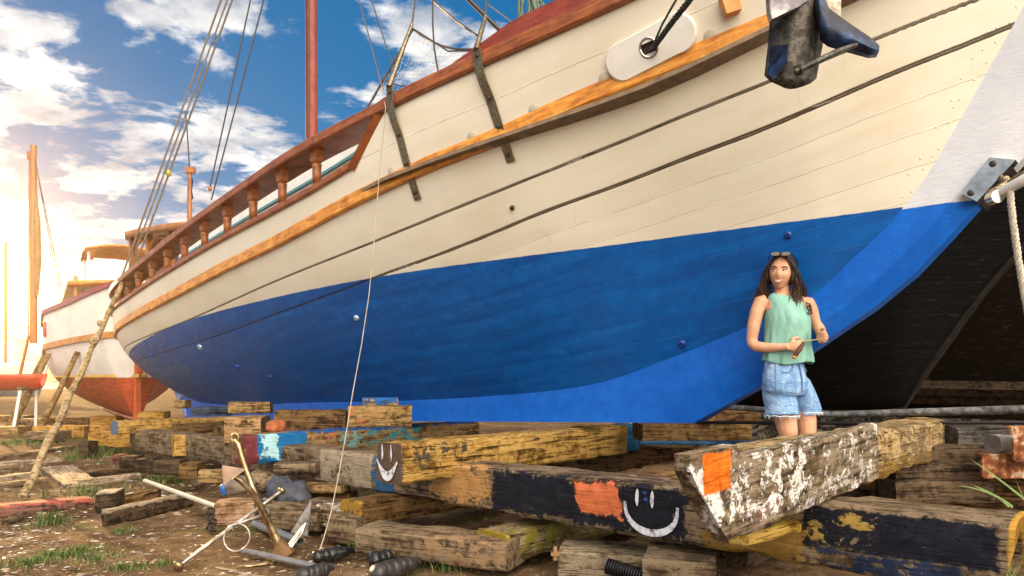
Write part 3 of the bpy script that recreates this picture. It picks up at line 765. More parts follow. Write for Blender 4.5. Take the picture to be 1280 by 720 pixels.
fr_ = lambda p0, p1, z0, z1: (min(rx(p0), rx(p1)), max(rx(p0), rx(p1)), .10, .30, z0, z1)
runner_mat = wood('runner_wood', *GREY, patches=[(fr_(400,465,.0,.32), (.30,.24,.17), .10, .7), (fr_(535,612,.02,.32), (.40,.22,.08), .24, .7), (fr_(617,856,.02,.29), BLK, .13, .9), (fr_(1003,1252,.10,.285), (.008,.009,.016), .05, .9), (fr_(1010,1090,.12,.25), (.30,.20,.05), .14, .5), (fr_(1020,1230,.005,.10), (.016,.026,.06), .06, .62), (fr_(880,1003,-.02,.33), (.26,.15,.035), .10, .75), ((-RL/2-.5, -RL/2+.03, -.5, .5, -.1, .5), (.50,.28,.05), .02, .8), (fr_(718,776,.09,.275), (.58,.15,.06), .09, .93), (fr_(467,492,.0,.3), (.03,.10,.20), .14, .6)])
def rcut(y, z): return .34*max(0, (.145-z))*1.6
timber('skid_beam', 'long black-painted skid timber with a white smiley face, running under the cross beams', 'timber', P0, P1, RW, RH, None, 'timbers of the boat cradle', 1, .016, .06, run_extra, cut0=lambda y, z: 2.2*max(0, .12-z), mats=[runner_mat, m_wpaint, m_bpaint])
# cross beams (axis along the boat's breadth; local +X toward the camera side, +Y toward the bow)
def cross(name, label, tface, b0, b1_, ztop, w, h, mat, seed, extra=None, group='timbers of the boat cradle', dz=0, rot=0, mats=None, **kw):
    p0 = BF(tface+w/2, b0, ztop-h+dz); p1 = BF(tface+w/2+rot, b1_, ztop-h)
    return timber(name, label, 'timber', p0, p1, w, h, mat, group, seed, extra=extra, mats=mats, **kw)
def smile_end(mb, L, w, h):
    # white smile on the near end face (plane x = L/2)
    x = L/2+.014
    def ring(c, pts, ww):
        vs = []; fs = []; n = len(pts)
        for i, (y, z) in enumerate(pts):
            a = Vector(pts[max(0, i-1)]); b = Vector(pts[min(n-1, i+1)]); d = (b-a).normalized(); k = ww[i]
            vs += [Vector((x, y+d.y*k, z-d.x*k)), Vector((x, y-d.y*k, z+d.x*k))]
        for i in range(n-1): fs.append((2*i, 2*i+1, 2*i+3, 2*i+2))
        mb.add(vs, fs, 1)
    pts = [(-.115+.23*i/14, .155-.105*sin(pi*i/14)) for i in range(15)]
    ring(0, pts, [.006+.027*sin(pi*i/14)**1.5 for i in range(15)])
    for y in (-.055, .045): ring(0, [(y, .155), (y+.004, .2), (y, .265)], [.006, .011, .004])
T2 = wood('yellow_beam_wood', (.15,.075,.015), (.44,.25,.055), (.62,.41,.13), patches=[((1.385,1.6,-.2,.2,-.1,.5), (.12,.08,.055), .015, .95), ((.75,1.3,.0,.3,.14,.25), (.05,.045,.035), .2, .42), ((-1.75,-1.20,-.3,.3,-.1,.5), (.02,.13,.30), .06, .9)], knots=.7, bump=.8)
cross('cross_beam', 'yellow cross beam with a white smile painted on its dark end', 1.01, -.72, 2.09, .757, .28, .27, None, 3, smile_end, wear=.02, mats=[T2, m_wpaint])
T3m = wood('flaked_paint_wood', *PAINTED, patches=[((-.1,.75,.0,.3,.05,.4), (.72,.70,.65), .20, .50), ((-1.1,.0,.0,.3,.02,.4), (.68,.66,.62), .22, .44), ((-.9,.9,.0,.3,-.02,.4), (.24,.13,.11), .3, .25), ((.76,.98,.0,.3,-.1,.30), (.74,.72,.68), .10, .8), ((.69,.90,.0,.3,.185,.335), (.75,.15,.010), .03, 1.0)], knots=.9, bump=1.0, crack=.7)
def raised(mb, L, w, h):
    mb.box((L/2-.17, 0, h+.012), (.33, w*.96, .055))
cross('painted_plank', 'flaked white-painted plank with a bright orange square on its near end', -1.53, .88, 2.84, .912, .06, .30, T3m, 5, raised, wear=.016, seg=.04, cut1=lambda y, z: -1.0*max(0, .27-z), dz=.05)
T4m = wood('tan_cross_wood', (.14,.085,.03), (.40,.27,.11), (.56,.43,.24), patches=[((-2,.4,-.1,.3,-.02,.10), (.22,.13,.03), .08, .7), ((-.9,-.2,.0,.3,.0,.3), (.17,.115,.06), .25, .5)], knots=.6, bump=.9)
cross('cross_beam', 'tan cross beam with hacked far end, behind the flaked white plank', -1.44, -1.30, 1.95, .885, .30, .28, T4m, 7, wear=.024)
T6m = wood('colour_smeared_wood', *TAN, patches=[((.85,1.48,.05,.3,-.1,.4), (.008,.13,.34), .08, .85), ((1.15,1.33,.05,.3,.05,.4), (.36,.60,.66), .12, .75), ((1.36,1.5,-.3,.3,-.1,.4), (.14,.03,.035), .06, .9), ((.1,.75,.05,.3,.0,.3), (.18,.34,.34), .25, .45), ((-.6,.2,.05,.3,.0,.3), (.05,.22,.24), .25, .42), ((.5,.8,.05,.3,.1,.3), (.52,.16,.06), .2, .45), ((-1.4,1.0,-.3,.3,.255,.4), (.01,.08,.30), .04, .6)])
cross('cross_beam', 'cross beam whose near end is smeared with blue, pale blue and maroon paint', 3.55, -1.0, 1.98, .66, .28, .28, T6m, 9)
T8m = wood('fresh_yellow_wood', (.22,.11,.025), (.50,.29,.075), (.66,.44,.15), patches=[((1.41,1.5,-.3,.3,-.1,.4), (.10,.14,.24), .01, .9)], knots=.8)
cross('cross_beam', 'yellow cross beam on top of the far left stack, its near end tinted blue', 7.75, -1.0, 1.85, .60, .26, .19, T8m, 11)
T8b = wood('fresh_yellow_wood', (.22,.11,.025), (.50,.29,.075), (.66,.44,.15), knots=.8)
def blk(name, label, px0, px1, pyt, Yn, w, h, mat, ang, seed, group='loose blocks under the boat', bot=None, L=None, **kw):
    """block: its near top edge runs from px0 to px1 at row pyt (left end depth Yn), turned by ang degrees (0 = facing the camera, + = right end farther)"""
    a = W(px0, pyt, Yn); d = Vector((cos(radians(ang)), sin(radians(ang)), 0))
    if L is None:
        m = (px1-640)/F; L = (m*a.y-a.x)/(d.x-m*d.y)
    n = Vector((0,0,1)).cross(d)   # away from camera
    b = a+d*L; zt = a.z
    # local +Y should face the camera: run the axis from right to left
    p1 = a+n*w/2; p0 = b+n*w/2
    return timber(name, label, 'timber block', (p0.x, p0.y, zt-h), (p1.x, p1.y, zt-h), w, h, mat, group, seed, **kw)
blk('timber_block', 'short yellow block lying on the skid below the blue-ended yellow beam', 202, 250, 545, 8.9, .22, .22, T8b, 30, 12)
blk('timber_block', 'longer pale yellow block with rounded end on the skid, left of the upright end-grain block', 217, 292, 545, 8.2, .24, .26, T8b, 32, 13)
blk('timber_block', 'squat end-grain block with dark streaks, behind the tip of the ground anchor', 280, 326, 522, 7.4, .5, .30, wood('end_grain_wood', *TAN, knots=.4, patches=[((-.3,.3,-.3,.4,-.1,.5), (.34,.20,.10), .3, .5)]), 8, 14)
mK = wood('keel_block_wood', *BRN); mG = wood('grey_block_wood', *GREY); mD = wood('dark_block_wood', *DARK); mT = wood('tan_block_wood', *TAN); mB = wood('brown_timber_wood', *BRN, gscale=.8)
blk('timber_block', 'paint-stained block supporting the bilge, with a blue wedge on top', 435, 515, 508, 6.3, .25, .20, wood('stained_block_wood', *TAN, patches=[((-.35,.35,.0,.3,.06,.3), (.28,.17,.06), .3, .5), ((.1,.3,.0,.3,.0,.3), (.42,.12,.05), .25, .35)]), 10, 15)
blk('wedge_block', 'small blue-painted wedge on the paint-stained block', 453, 498, 497.5, 6.42, .18, .075, wood('blue_wedge_wood', *TAN, patches=[((-.3,.3,-.3,.3,.01,.2), (.02,.10,.30), .12, .6)]), 10, 16)
blk('timber_block', 'small wood wedge with a pale top under the stern, rightmost of the far stack', 285, 337, 503, 8.1, .3, .14, mT, 12, 17)
blk('timber_block', 'dark blue stained wedge under the stern', 240, 284, 509, 8.6, .3, .11, wood('dark_blue_wood', (.01,.015,.03), (.03,.05,.09), (.08,.11,.16)), 5, 18)
blk('timber_block', 'pale little block perched highest under the stern', 217, 231, 500, 9.6, .2, .12, mT, 0, 19)
blk('timber_block', 'brown flat block on the blue-ended yellow beam', 171, 204, 515, 9.9, .3, .10, wood('brown_flat_wood', *YEL), 8, 20)
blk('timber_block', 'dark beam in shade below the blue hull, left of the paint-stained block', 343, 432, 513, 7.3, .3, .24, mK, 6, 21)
# keel blocks and second skid hidden in shade behind
P0 = BF(-2.3, -1.0, .30); P1 = BF(8.4, -1.0, .10); timber('skid_beam', 'far skid timber lying in shade beneath the keel', 'timber', P0, P1, .32, .30, wood('shade_skid_wood', *BRN), 'timbers of the boat cradle', 22)
cross('cross_beam', 'grey-brown cross beam beneath the bow, behind the woman', -.30, -1.5, 1.35, .585, .3, .25, mB, 23)
blk('timber_block', 'brown balk lying in front of the keel toe, left of the woman', 803, 940, 530, 6.0, .3, .16, wood('brown_balk_wood', (.09,.05,.018), (.24,.14,.05), (.38,.25,.10)), 6, 24)
blk('timber_block', 'short brown balk with pale top right behind the woman', 893, 952, 512, 6.5, .35, .12, wood('short_balk_wood', *BRN), 4, 25)
blk('pipe_plank', 'thin blue painted batten behind the woman', 800, 972, 552, 5.25, .06, .03, wood('blue_batten_wood', (.01,.05,.11), (.02,.09,.20), (.05,.14,.28)), 3, 26, wear=.002)
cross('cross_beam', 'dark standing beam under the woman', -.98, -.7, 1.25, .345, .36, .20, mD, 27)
for k, t in enumerate((5.3, 6.6, 9.0)):
    cross('cross_beam', ('cross beam just left of the upright end-grain block', 'cross beam carrying the stern, in shade', 'last cross beam under the stern')[k], t, -1.1, 1.45, .79-.035*t+.03, .26, .22, mK, 30+k)
# lower layer, ground sleepers and blocks
L1m = wood('mossy_beam_wood', *BRN, patches=[((1.07,1.2,-.3,.3,-.1,.4), (.34,.20,.03), .03, .6)])
cross('cross_beam', 'low cross beam with a yellow-tinged end, left of the black bottles', 1.63, -.2, 2.0, .285, .26, .19, L1m, 33)
blk('sleeper', 'grey sleeper on the dirt leading up to the low yellow-ended beam', 368, 452, 628, 5.35, .3, .17, wood('pale_sleeper_wood', *GREY, patches=[((-.3,.1,.0,.3,.0,.3), (.46,.42,.36), .2, .5)]), -24, 34)
blk('sleeper', 'long grey sleeper in front of the skid beam, behind the black bottles', 443, 632, 660, 4.5, .3, .17, wood('long_sleeper_wood', *GREY, patches=[((-.6,.0,.0,.3,.0,.3), (.24,.15,.08), .3, .5)]), -24, 35)
L3m = wood('mossy_block_wood', (.08,.06,.03), (.22,.17,.08), (.40,.33,.20), patches=[((.83,1.0,-.3,.3,-.1,.4), (.28,.20,.025), .04, .65), ((-.2,.8,.0,.3,.0,.3), (.17,.15,.02), .25, .5)])
cross('cross_beam', 'low cross beam with a mossy yellow end below the orange patch', .28, .1, 1.84, .235, .27, .185, L3m, 36)
blk('sleeper', 'grey sleeper with a rusty bolt at the bottom edge below the smiley face', 697, 810, 688, 3.95, .35, .24, wood('grey_sleeper_wood', (.07,.05,.03), (.22,.17,.11), (.40,.33,.24)), -14, 37)
blk('timber_block', 'squat block on the ground below the flaked plank', 803, 895, 699, 3.45, .42, .13, mG, -16, 38)
blk('timber_block', 'grey sleeper behind the ground anchor', 408, 445, 645, 5.0, .22, .2, mG, -20, 39)
blk('timber_block', 'small tan offcut beside the blue scrap, behind the anchor shank', 247, 282, 588, 6.9, .16, .14, mT, 4, 40)
blk('timber_block', 'orange-brown block behind the anchor stock', 268, 318, 630, 5.6, .30, .19, wood('orange_block_wood', (.18,.09,.045), (.36,.21,.12), (.52,.36,.24)), 12, 41)
blk('timber_block', 'grey block lying behind the anchor, left of the hose', 331, 396, 632, 5.3, .25, .19, mG, -14, 42)
blk('timber_block', 'thin grey offcut on the stacked bags beside the anchor', 374, 426, 607, 5.75, .22, .06, mT, -8, 43)
blk('timber_block', 'brown lump of timber under the thin grey offcut', 386, 436, 617, 5.9, .22, .17, mK, -6, 44)
blk('timber_block', 'flat grey plank wedged under the blue-smeared beam end', 341, 394, 579, 6.15, .2, .08, mG, -10, 45)
blk('wood_splinter', 'long yellow wood splinter lying on the flaked white plank', 908, 962, 567, 3.05, .05, .02, wood('splinter_wood', (.40,.25,.06), (.62,.44,.14), (.74,.58,.25)), 30, 46, wear=.004, L=.26)
blk('wood_splinter', 'yellow broken plank edge sticking out under the flaked plank', 935, 1022, 667, 2.85, .10, .055, wood('broken_plank_wood', (.30,.17,.02), (.55,.36,.05), (.66,.46,.12)), 38, 47, wear=.02, L=.42)
# right-hand side: dark stacked timbers and rusty plates
blk('timber_block', 'dark grey block at the right, on the dark wall of planks', 1198, 1262, 533, 4.9, .3, .19, wood('dark_grey_block_wood', (.03,.03,.03), (.075,.07,.065), (.15,.14,.13)), 4, 48)
blk('timber_block', 'small pale concrete-grey block beside the dark grey block', 1250, 1270, 545, 4.55, .15, .11, plain('concrete', (.22,.20,.18), .9, scale=25, bump=.5), 0, 49)
for k, (y, Y, h) in enumerate(((558, 4.75, .13), (580, 4.7, .13), (602, 4.65, .16))):
    blk('plank_balk', ('upper dark balk behind the right end of the skid', 'middle dark balk behind the right end of the skid', 'lowest dark balk behind the right end of the skid')[k], 1120, 1400, y, Y, .25, h, wood('dark_balk_wood', (.02,.012,.008), (.07,.045,.028), (.16,.11,.07)), 2, 50+k)
rust = plain('rusty_steel', (.16,.055,.02), .85, .2, scale=16, bump=.7, stops=[(.3,(.035,.012,.008)),(.45,(.14,.04,.012)),(.55,(.30,.10,.025)),(.62,(.42,.36,.28)),(.8,(.5,.46,.4))])
def plate(name, label, px0, py0, px1, py1, Y, th=.02):
    mb = MB(); a = W(px0, py0, Y); b = W(px1, py1, Y); c = .012
    pl = [(a.x+c, a.z), (b.x-c, a.z), (b.x, a.z-c), (b.x, b.z+c), (b.x-c, b.z), (a.x+c, b.z), (a.x, b.z+c), (a.x, a.z-c)]
    mb.prism([(x, Y, z) for x, z in pl], (0, th, 0))
    c_ = Vector(((a.x+b.x)/2, Y+.001, b.z)); fl = (a.x, b.x)
    mb.box(((a.x+b.x)/2, Y+.05, a.z-.008), (b.x-a.x-.03, .09, .012))
    return tag(obj(name, mb, rust), label, 'metal plate')
plate('rusty_plate', 'wide rusty steel plate lying low at the right edge', 1228, 568, 1300, 598, 4.5)
plate('rusty_plate', 'upright rusty channel at the right edge, above the wide rusty plate', 1267, 533, 1310, 577, 4.4)
# two pipes lying across behind the woman
m_pipe = plain('grey_pipe_steel', (.20,.20,.20), .5, .5, scale=18, bump=.3, stops=[(.3,(.05,.045,.045)),(.5,(.16,.16,.165)),(.62,(.32,.32,.32)),(.75,(.28,.09,.05))])
def pipe(name, label, pts, r, mat, cat='pipe', n=10, group=None, hollow=False):
    mb = MB(); mb.tube(pts, r, n)
    return tag(obj(name, mb, mat, smooth=60), label, cat, group)
pipe('steel_pipe', 'grey steel pipe lying across behind the woman, upper of the two', [W(880, 507, 5.9), W(1040, 518, 5.5), W(1280, 512, 4.8), W(1330, 510, 4.6)], [.024,.026,.034,.034], m_pipe)
pipe('steel_pipe', 'thin black pipe lying across behind the woman, lower of the two', [W(870, 528, 6.1), W(1040, 529, 5.4), W(1290, 528, 4.7)], .014, plain('black_pipe', (.02,.02,.022), .5, .3), n=8)

# ------------------------------------------------------------------ loose planks on the ground at the left
def gplank(label, pa, pb, w, h, mat, seed, name='ground_plank', group='loose planks on the dirt', za=0, zb=0, **kw):
    """plank on the ground: lower near edge runs between two photo pixels"""
    a = GZ(*pa, za); b = GZ(*pb, zb); d = (b-a); d.z = 0; n = Vector((0,0,1)).cross(d.normalized())
    if n.y < 0: n = -n
    p, q = a+n*w/2, b+n*w/2
    if (q-p).x > 0: p, q = q, p
    p.z = (zb if p.x > q.x else za)+gheight(p.x, p.y)-.008; q.z = gheight(q.x, q.y)-.008+za
    return timber(name, label, 'plank', p, q, w, h, mat, group, seed, **kw)
blackp = wood('black_lit_top_wood', (.012,.009,.007), (.04,.028,.018), (.13,.09,.06), patches=[((-3,3,-.3,.3,.115,.3), (.30,.24,.17), .05, .8)], bump=.9)  # old black wood; light on its top edge painted as a pale patch
old = wood('old_plank_wood', *GREY); old2 = wood('bleached_plank_wood', (.14,.10,.07), (.32,.25,.18), (.50,.42,.33)); redp = wood('red_plank_wood', (.03,.018,.014), (.12,.055,.045), (.26,.13,.11), patches=[((-3,3,-.3,.3,.07,.3), (.30,.075,.06), .06, .6)])  # red plank: light on its top painted as a brighter red patch
gplank('black charred plank on edge with a bleached top, nearest on the left', (135,654), (242,627), .07, .15, blackp, 60)
gplank('dark plank half buried behind the charred plank', (142,632), (202,622), .10, .13, wood('brown_plank_wood', *BRN), 61)
gplank('short dark stump with a pale top, beside the charred plank', (120,637), (145,636), .26, .20, wood('stump_wood', *DARK, patches=[((-3,3,-.3,.3,.185,.3), (.30,.25,.19), .03, .9)]), 62, name='wood_stump')  # light falling on the stump top is painted as a pale patch
gplank('long reddish plank lying at the left edge', (-30,646), (116,629), .22, .10, redp, 63)
gplank('grey stick crossing under the reddish plank', (2,652), (28,640), .05, .05, old, 64)
gplank('broad pale board lying flat and pointing away, beside the leaning pole', (80,608), (52,587), .35, .05, old2, 65)
gplank('pale plank joined to the broad board', (100,607), (176,600), .10, .09, old2, 66)
gplank('dark plank farther behind, on edge', (112,596), (192,588), .08, .09, blackp, 67)
for k, (pa, pb, w, lab) in enumerate((((-20,577),(96,560),.16,'farthest grey plank of the slipway at the left edge'), ((-20,583),(78,576),.14,'grey plank third from the nearest at the left edge'), ((-20,592),(28,588),.12,'short grey plank at the left edge'), ((-20,603),(52,594),.14,'grey plank next to the leaning pole'), ((-20,613),(62,602),.12,'nearest of the grey slipway planks'))):
    gplank(lab, pa, pb, w, .07, old2 if k % 2 else old, 70+k, group='slipway planks at the left edge')
# far yellow timbers beside the far boat
for k, (x0, x1, y, Y, h, lab) in enumerate(((40,82,533,14,.22,'far tan timber left of the leaning pole'), (82,105,533,13.5,.24,'far tan timber just right of the leaning pole'), (112,152,531,12,.16,'yellow timber farthest behind the blue-ended beam'), (110,136,541,11,.22,'dull yellow timber in front of the far dark post'), (134,172,542,10.5,.22,'dull yellow timber touching the stack on the skid'), (60,110,522,16,.25,'rusty brown timber below the far red hull'), (112,145,521,15.2,.22,'timber propping the far red hull'))):
    blk('timber_block', lab, x0, x1, y, Y, .4, h, mK if k == 5 else wood('far_yellow_wood', *YEL), 6, 80+k, group='far timbers beside the red hull')
blk('timber_block', 'dark post end at the far grass, below the dull yellow timbers', 98, 110, 552, 10.2, .25, .24, mD, 0, 88)
blk('timber_block', 'dark red block end under the skid, left', 140, 152, 569, 8.6, .2, .12, wood('dark_red_wood', (.03,.01,.01), (.10,.03,.03), (.2,.08,.07)), 0, 89)
for k, (x0, x1, y, Y) in enumerate(((149,168,571,8.2), (168,192,574,8.0), (192,224,576,7.7), (224,246,580,7.3))):
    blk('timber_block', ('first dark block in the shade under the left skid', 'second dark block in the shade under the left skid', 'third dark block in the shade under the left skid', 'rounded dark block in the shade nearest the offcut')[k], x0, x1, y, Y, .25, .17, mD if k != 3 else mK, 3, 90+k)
# ------------------------------------------------------------------ other boats
class Hull:
    """simple round-bilge hull in its own frame (t aft along A2 turned, b to starboard)"""
    def __init__(s, name, O, ang, stem, tend, sheer, beam, mats, parent, wl=None, fullness=(1.0, 1.9), keel=None, uvs=1.0):
        s.a = Vector((-cos(ang), sin(ang), 0)); s.s = Vector((-sin(ang), -cos(ang), 0)); s.O = Vector((O[0], O[1], 0))
        s.sheer = sheer; s.beam = beam; s.tend = tend
        tt = [p[0] for p in stem][::-1]; zz = [p[1] for p in stem][::-1]
        s.zr = pchip(tt+[tend*.9, tend], zz+[zz[-1]-.05, zz[-1]+(.5 if fullness[1] < 3 else .02)]); s.t0 = tt[0]; s.full = fullness
        vs = []; fs = []; pz = []; NV = 22; ts = [s.t0+(tend-s.t0)*i/60 for i in range(61)]
        for sd_ in (1, -1):
            o = len(vs)
            for t in ts:
                r = s.zr(t); T = sheer(t)
                for j in range(NV):
                    z = r+(T-r)*j/(NV-1); vs.append(s.P(t, s.b(t, z)*sd_, z)); pz.append(z-(wl(t) if wl else -9))
            for i in range(60):
                for j in range(NV-1):
                    f = (o+i*NV+j, o+(i+1)*NV+j, o+(i+1)*NV+j+1, o+i*NV+j+1); fs.append(f if sd_ == -1 else f[::-1])
        # transom
        n = 60*NV; o2 = 61*NV; fs.append(tuple(n+j for j in range(NV))+tuple(o2+n+j for j in range(NV-1, -1, -1)))
        base = world_loc(parent); me = bpy.data.meshes.new(name); me.from_pydata([tuple(v-base) for v in vs], [], fs); me.materials.append(mats)
        at = me.attributes.new('paint_height', 'FLOAT', 'POINT'); at.data.foreach_set('value', pz)
        me.polygons.foreach_set('use_smooth', [True]*len(me.polygons)); me.set_sharp_from_angle(angle=radians(45))
        s.o = bpy.data.objects.new(name, me); COL.objects.link(s.o); s.o.parent = parent
        md = s.o.modifiers.new('thickness', 'SOLIDIFY'); md.thickness = .05; md.offset = -1
    def P(s, t, b, z): return s.O+s.a*t+s.s*b+Vector((0, 0, z))
    def b(s, t, z):
        f = (t-s.t0)/(s.tend-s.t0); r = s.zr(t); T = s.sheer(t); u = max(0, min(1, (z-r)/max(.01, T-r)))
        bb = s.beam*min(1, (f/.42))**.62*(1-.25*max(0, (f-.7)/.3)**2) if f > 0 else 0
        p = s.full[0]+(s.full[1]-s.full[0])*min(1, f/.35); return .06+bb*(1-(1-u)**p)
    def strip(s, name, zf, h, w, mat, parent, sides=(1,), z_in=.02):
        mb = MB()
        for sd_ in sides:
            rows = []
            for i in range(41):
                t = s.t0+.05+(s.tend-s.t0-.05)*i/40; z = zf(t); b = s.b(t, z)
                rows.append([s.P(t, (b-z_in)*sd_, z-h), s.P(t, (b+w)*sd_, z-h), s.P(t, (b+w)*sd_, z+h), s.P(t, (b-z_in)*sd_, z+h)])
            mb.grid(rows, closed=True)
        return obj(name, mb, mat, parent, 40)
def twohull(name, bottom, top, rough=.5, streak=.4, planks=True):
    q = M(name, rough, spec=.5 if max(bottom) > .1 else .06); p = q.co(); n = q.noise(p, 2.2, 6, .65); n2 = q.noise(q.sc(p, (1.2, 1.2, 7)), 3, 7, .7, .4)
    pz = q.attr('paint_height'); k = q.mr(pz, -.01, .01)
    bt = q.ramp(n2, [(.32, tuple(c*.5 for c in bottom)), (.5, bottom), (.68, tuple(min(1, c*1.6) for c in bottom))]); tp = q.ramp(n, [(.3, tuple(c*.85 for c in top)), (.6, top)])
    c = q.mix(k, bt, tp)
    ss = q.mr(q.noise(q.sc(p, (2.5, 2.5, 14)), 3, 6, .7, .5), .57, .66); c = q.mix(q.m('MULTIPLY', ss, streak), c, q.mix(k, tuple(min(1, x*2.5+.006) for x in bottom), (.4, .33, .25)))
    if planks:
        z = q.xyz(p)[2]; fr2 = q.m('ABSOLUTE', q.m('SUBTRACT', q.m('FRACT', q.m('MULTIPLY', z, 5.5)), .5)); sm = q.mr(fr2, .03, .0); c = q.mix(q.m('MULTIPLY', sm, .5), c, tuple(x*.3 for x in bottom)); q.bump(q.m('SUBTRACT', n2, sm), .5, .03)
    q.set('Base Color', c); return q.mat
# red and white boat behind the stern
B2 = thing('white_red_boat', 'white boat with red bottom and brown mast behind the stern at the left', 'boat', (-10.5, 17, .3))
a2 = radians(55)
h2 = Hull('hull', (-7.68, 14.0), a2, [(0, .38), (-.12, 1.2), (-.4, 2.2), (-.9, 3.3)], 8.6, pchip([-.9, 2, 5, 8, 10], [3.1, 2.75, 2.62, 2.6, 2.6]), 1.5, twohull('red_white_hull_paint', (.42,.07,.022), (.80,.76,.70), .45, .25, False), B2, wl=lambda t: 1.2, fullness=(1.0, 3.6))
m_org = plain('orange_varnish', (.50,.20,.04), .4, var=.3)
h2.strip('rub_rail', lambda t: 2.05-.05*t if t > 0 else 2.05-.1*t, .06, .06, m_org, B2, (1, -1))
h2.strip('waterline_stripe', lambda t: 1.24, .035, .008, plain('yellow_stripe_paint', (.62,.36,.05), .4), B2, (1, -1))
h2.strip('cap_rail', lambda t: h2.sheer(t), .05, .05, plain('maroon_paint', (.26,.05,.06), .4), B2, (1, -1))
mb = MB(); mb.tube([h2.P(-.42, 0, 2.2), h2.P(-.12, 0, 1.2), h2.P(.02, 0, .36), h2.P(4, 0, .30), h2.P(8.4, 0, .30)], .08, 6); obj('keel', mb, plain('red_keel_paint', (.50,.10,.03), .5), B2)
def boxo(h, t0, t1, b0, b1_, z0, z1, name, mat, parent):
    mb = MB(); mb.prism([h.P(t0, b0, z0), h.P(t1, b0, z0), h.P(t1, b1_, z0), h.P(t0, b1_, z0)], (0, 0, z1-z0)); return obj(name, mb, mat, parent)
mb = MB(); rows = [[h2.P(t, u*(h2.b(t, h2.sheer(t))-.04), h2.sheer(t)-.45) for u in (-1, 0, 1)] for t in fr(-.5, 8.5, .8)]; mb.grid(rows); obj('deck', mb, m_deck, B2)
dh = boxo(h2, 2.2, 7.2, -.8, .8, 2.1, 3.30, 'deckhouse', m_white, B2)
m_glass = M('window_glass', .08, col=(.10,.07,.05), spec=.8).mat; m_brn = plain('brown_window_frame', (.30,.11,.03), .4)
for t in (2.8, 3.7, 4.6, 5.5, 6.5):
    poly = [h2.P(t-.26, .80, 2.85), h2.P(t+.26, .80, 2.85)]+[h2.P(t+.26*cos(pi*i/8), .80, 3.08+.2*sin(pi*i/8)) for i in range(9)]
    mb = MB(); mb.prism(poly, h2.s*.025); wf = obj('window_frame', mb, m_brn, dh)
    mb = MB(); cc = h2.P(t, .80, 3.0); mb.prism([cc+(p-cc)*.78+h2.s*.012 for p in poly], h2.s*.018); obj('window_pane', mb, m_glass, wf)
mb = MB()
for i in range(2): pass
rows = [[h2.P(t, u*1.15, 3.38-.10*u*u) for u in (-1, -.5, 0, .5, 1)] for t in fr(1.6, 7.8, .5)]; mb.grid(rows); o = obj('deckhouse_roof', mb, m_org, B2, 40); md = o.modifiers.new('thickness', 'SOLIDIFY'); md.thickness = .10
for t in (1.8, 7.6):
    for s in (1, -1):
        mb = MB(); mb.tube([h2.P(t, s*1.0, 2.4), h2.P(t, s*1.0, 3.42)], .04, 6); obj('roof_post', mb, m_org, B2)
rows = [[h2.P(t, u*.8, 4.45-.16*u*u-.10*abs(t-3.6)) for u in (-1, -.5, 0, .5, 1)] for t in fr(2.6, 4.6, .25)]; mb = MB(); mb.grid(rows); o = obj('upper_awning', mb, m_org, B2, 40); md = o.modifiers.new('thickness', 'SOLIDIFY'); md.thickness = .06
boxo(h2, 2.8, 4.4, -.6, .6, 3.5, 4.0, 'upper_helm', m_white, B2)
for t in (2.8, 4.4):
    for s in (1, -1):
        mb = MB(); mb.tube([h2.P(t, s*.7, 3.5), h2.P(t, s*.7, 4.32)], .03, 6); obj('awning_post', mb, m_white, B2)
mp = W(42, 430, 20.0); mb = MB(); mb.tube([Vector((mp.x, 20, 2.2)), Vector((mp.x, 20, 8.0))], [.10, .085], 10); ms = obj('mast', mb, m_brn, B2, 60)
mb = MB(); mb.tube([Vector((mp.x+.16, 19.9, 3.6)), Vector((mp.x+.20, 19.9, 4.6)), Vector((mp.x+.14, 19.95, 5.8)), Vector((mp.x+.06, 20, 6.6))], [.05, .09, .08, .03], 8); obj('furled_sail', mb, plain('sail_cloth', (.22,.13,.05), .9), ms, 60)
mb = MB(); mb.tube([Vector((mp.x-.12, 20, 7.75)), Vector((mp.x-.14, 20, 4)), Vector((mp.x-.15, 20, 2.3))], .018, 5); mb.box((mp.x-.06, 20, 7.7), (.22, .1, .22)); obj('halyard_block', mb, m_brn, ms)
for dt in (1.0, -1.0):
    mb = MB(); mb.tube([Vector((mp.x, 20, 7.8)), h2.P(7.2+dt, 1.0, 2.8)], .012, 5); obj('shroud', mb, m_wire, B2)
# ring emblem and a line of small lettering strokes on the white side
mb = MB(); te = 3.0; ze = 2.30; pts = [h2.P(te+.15*cos(2*pi*i/20), h2.b(te, ze+.15*sin(2*pi*i/20))+.012, ze+.15*sin(2*pi*i/20)) for i in range(21)]; mb.tube(pts, .028, 6, cap=False); obj('ring_emblem', mb, plain('red_emblem_paint', (.50,.08,.05), .5), h2.o)

# black hulled boat and the dark planked hull behind the bow
B3 = thing('black_hulled_boat', 'black hulled boat standing in deep shade right behind the blue bow', 'boat', (4.2, 7.6, .5))
ob = (4.2, 7.4)
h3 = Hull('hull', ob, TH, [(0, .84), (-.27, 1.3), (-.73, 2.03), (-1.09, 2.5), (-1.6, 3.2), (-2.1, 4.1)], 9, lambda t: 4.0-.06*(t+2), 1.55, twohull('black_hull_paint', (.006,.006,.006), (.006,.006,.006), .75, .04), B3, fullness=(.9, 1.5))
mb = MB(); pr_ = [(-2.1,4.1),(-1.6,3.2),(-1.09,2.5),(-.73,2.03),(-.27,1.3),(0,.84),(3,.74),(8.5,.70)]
mb.grid([[h3.P(t+.10, .07, z+.05), h3.P(t-.03, .055, z-.02), h3.P(t-.03, -.055, z-.02), h3.P(t+.10, -.07, z+.05)] for t, z in pr_]); obj('stem_and_keel', mb, plain('black_stem_paint', (.02,.016,.013), .6, var=.6, spec=.15), B3)
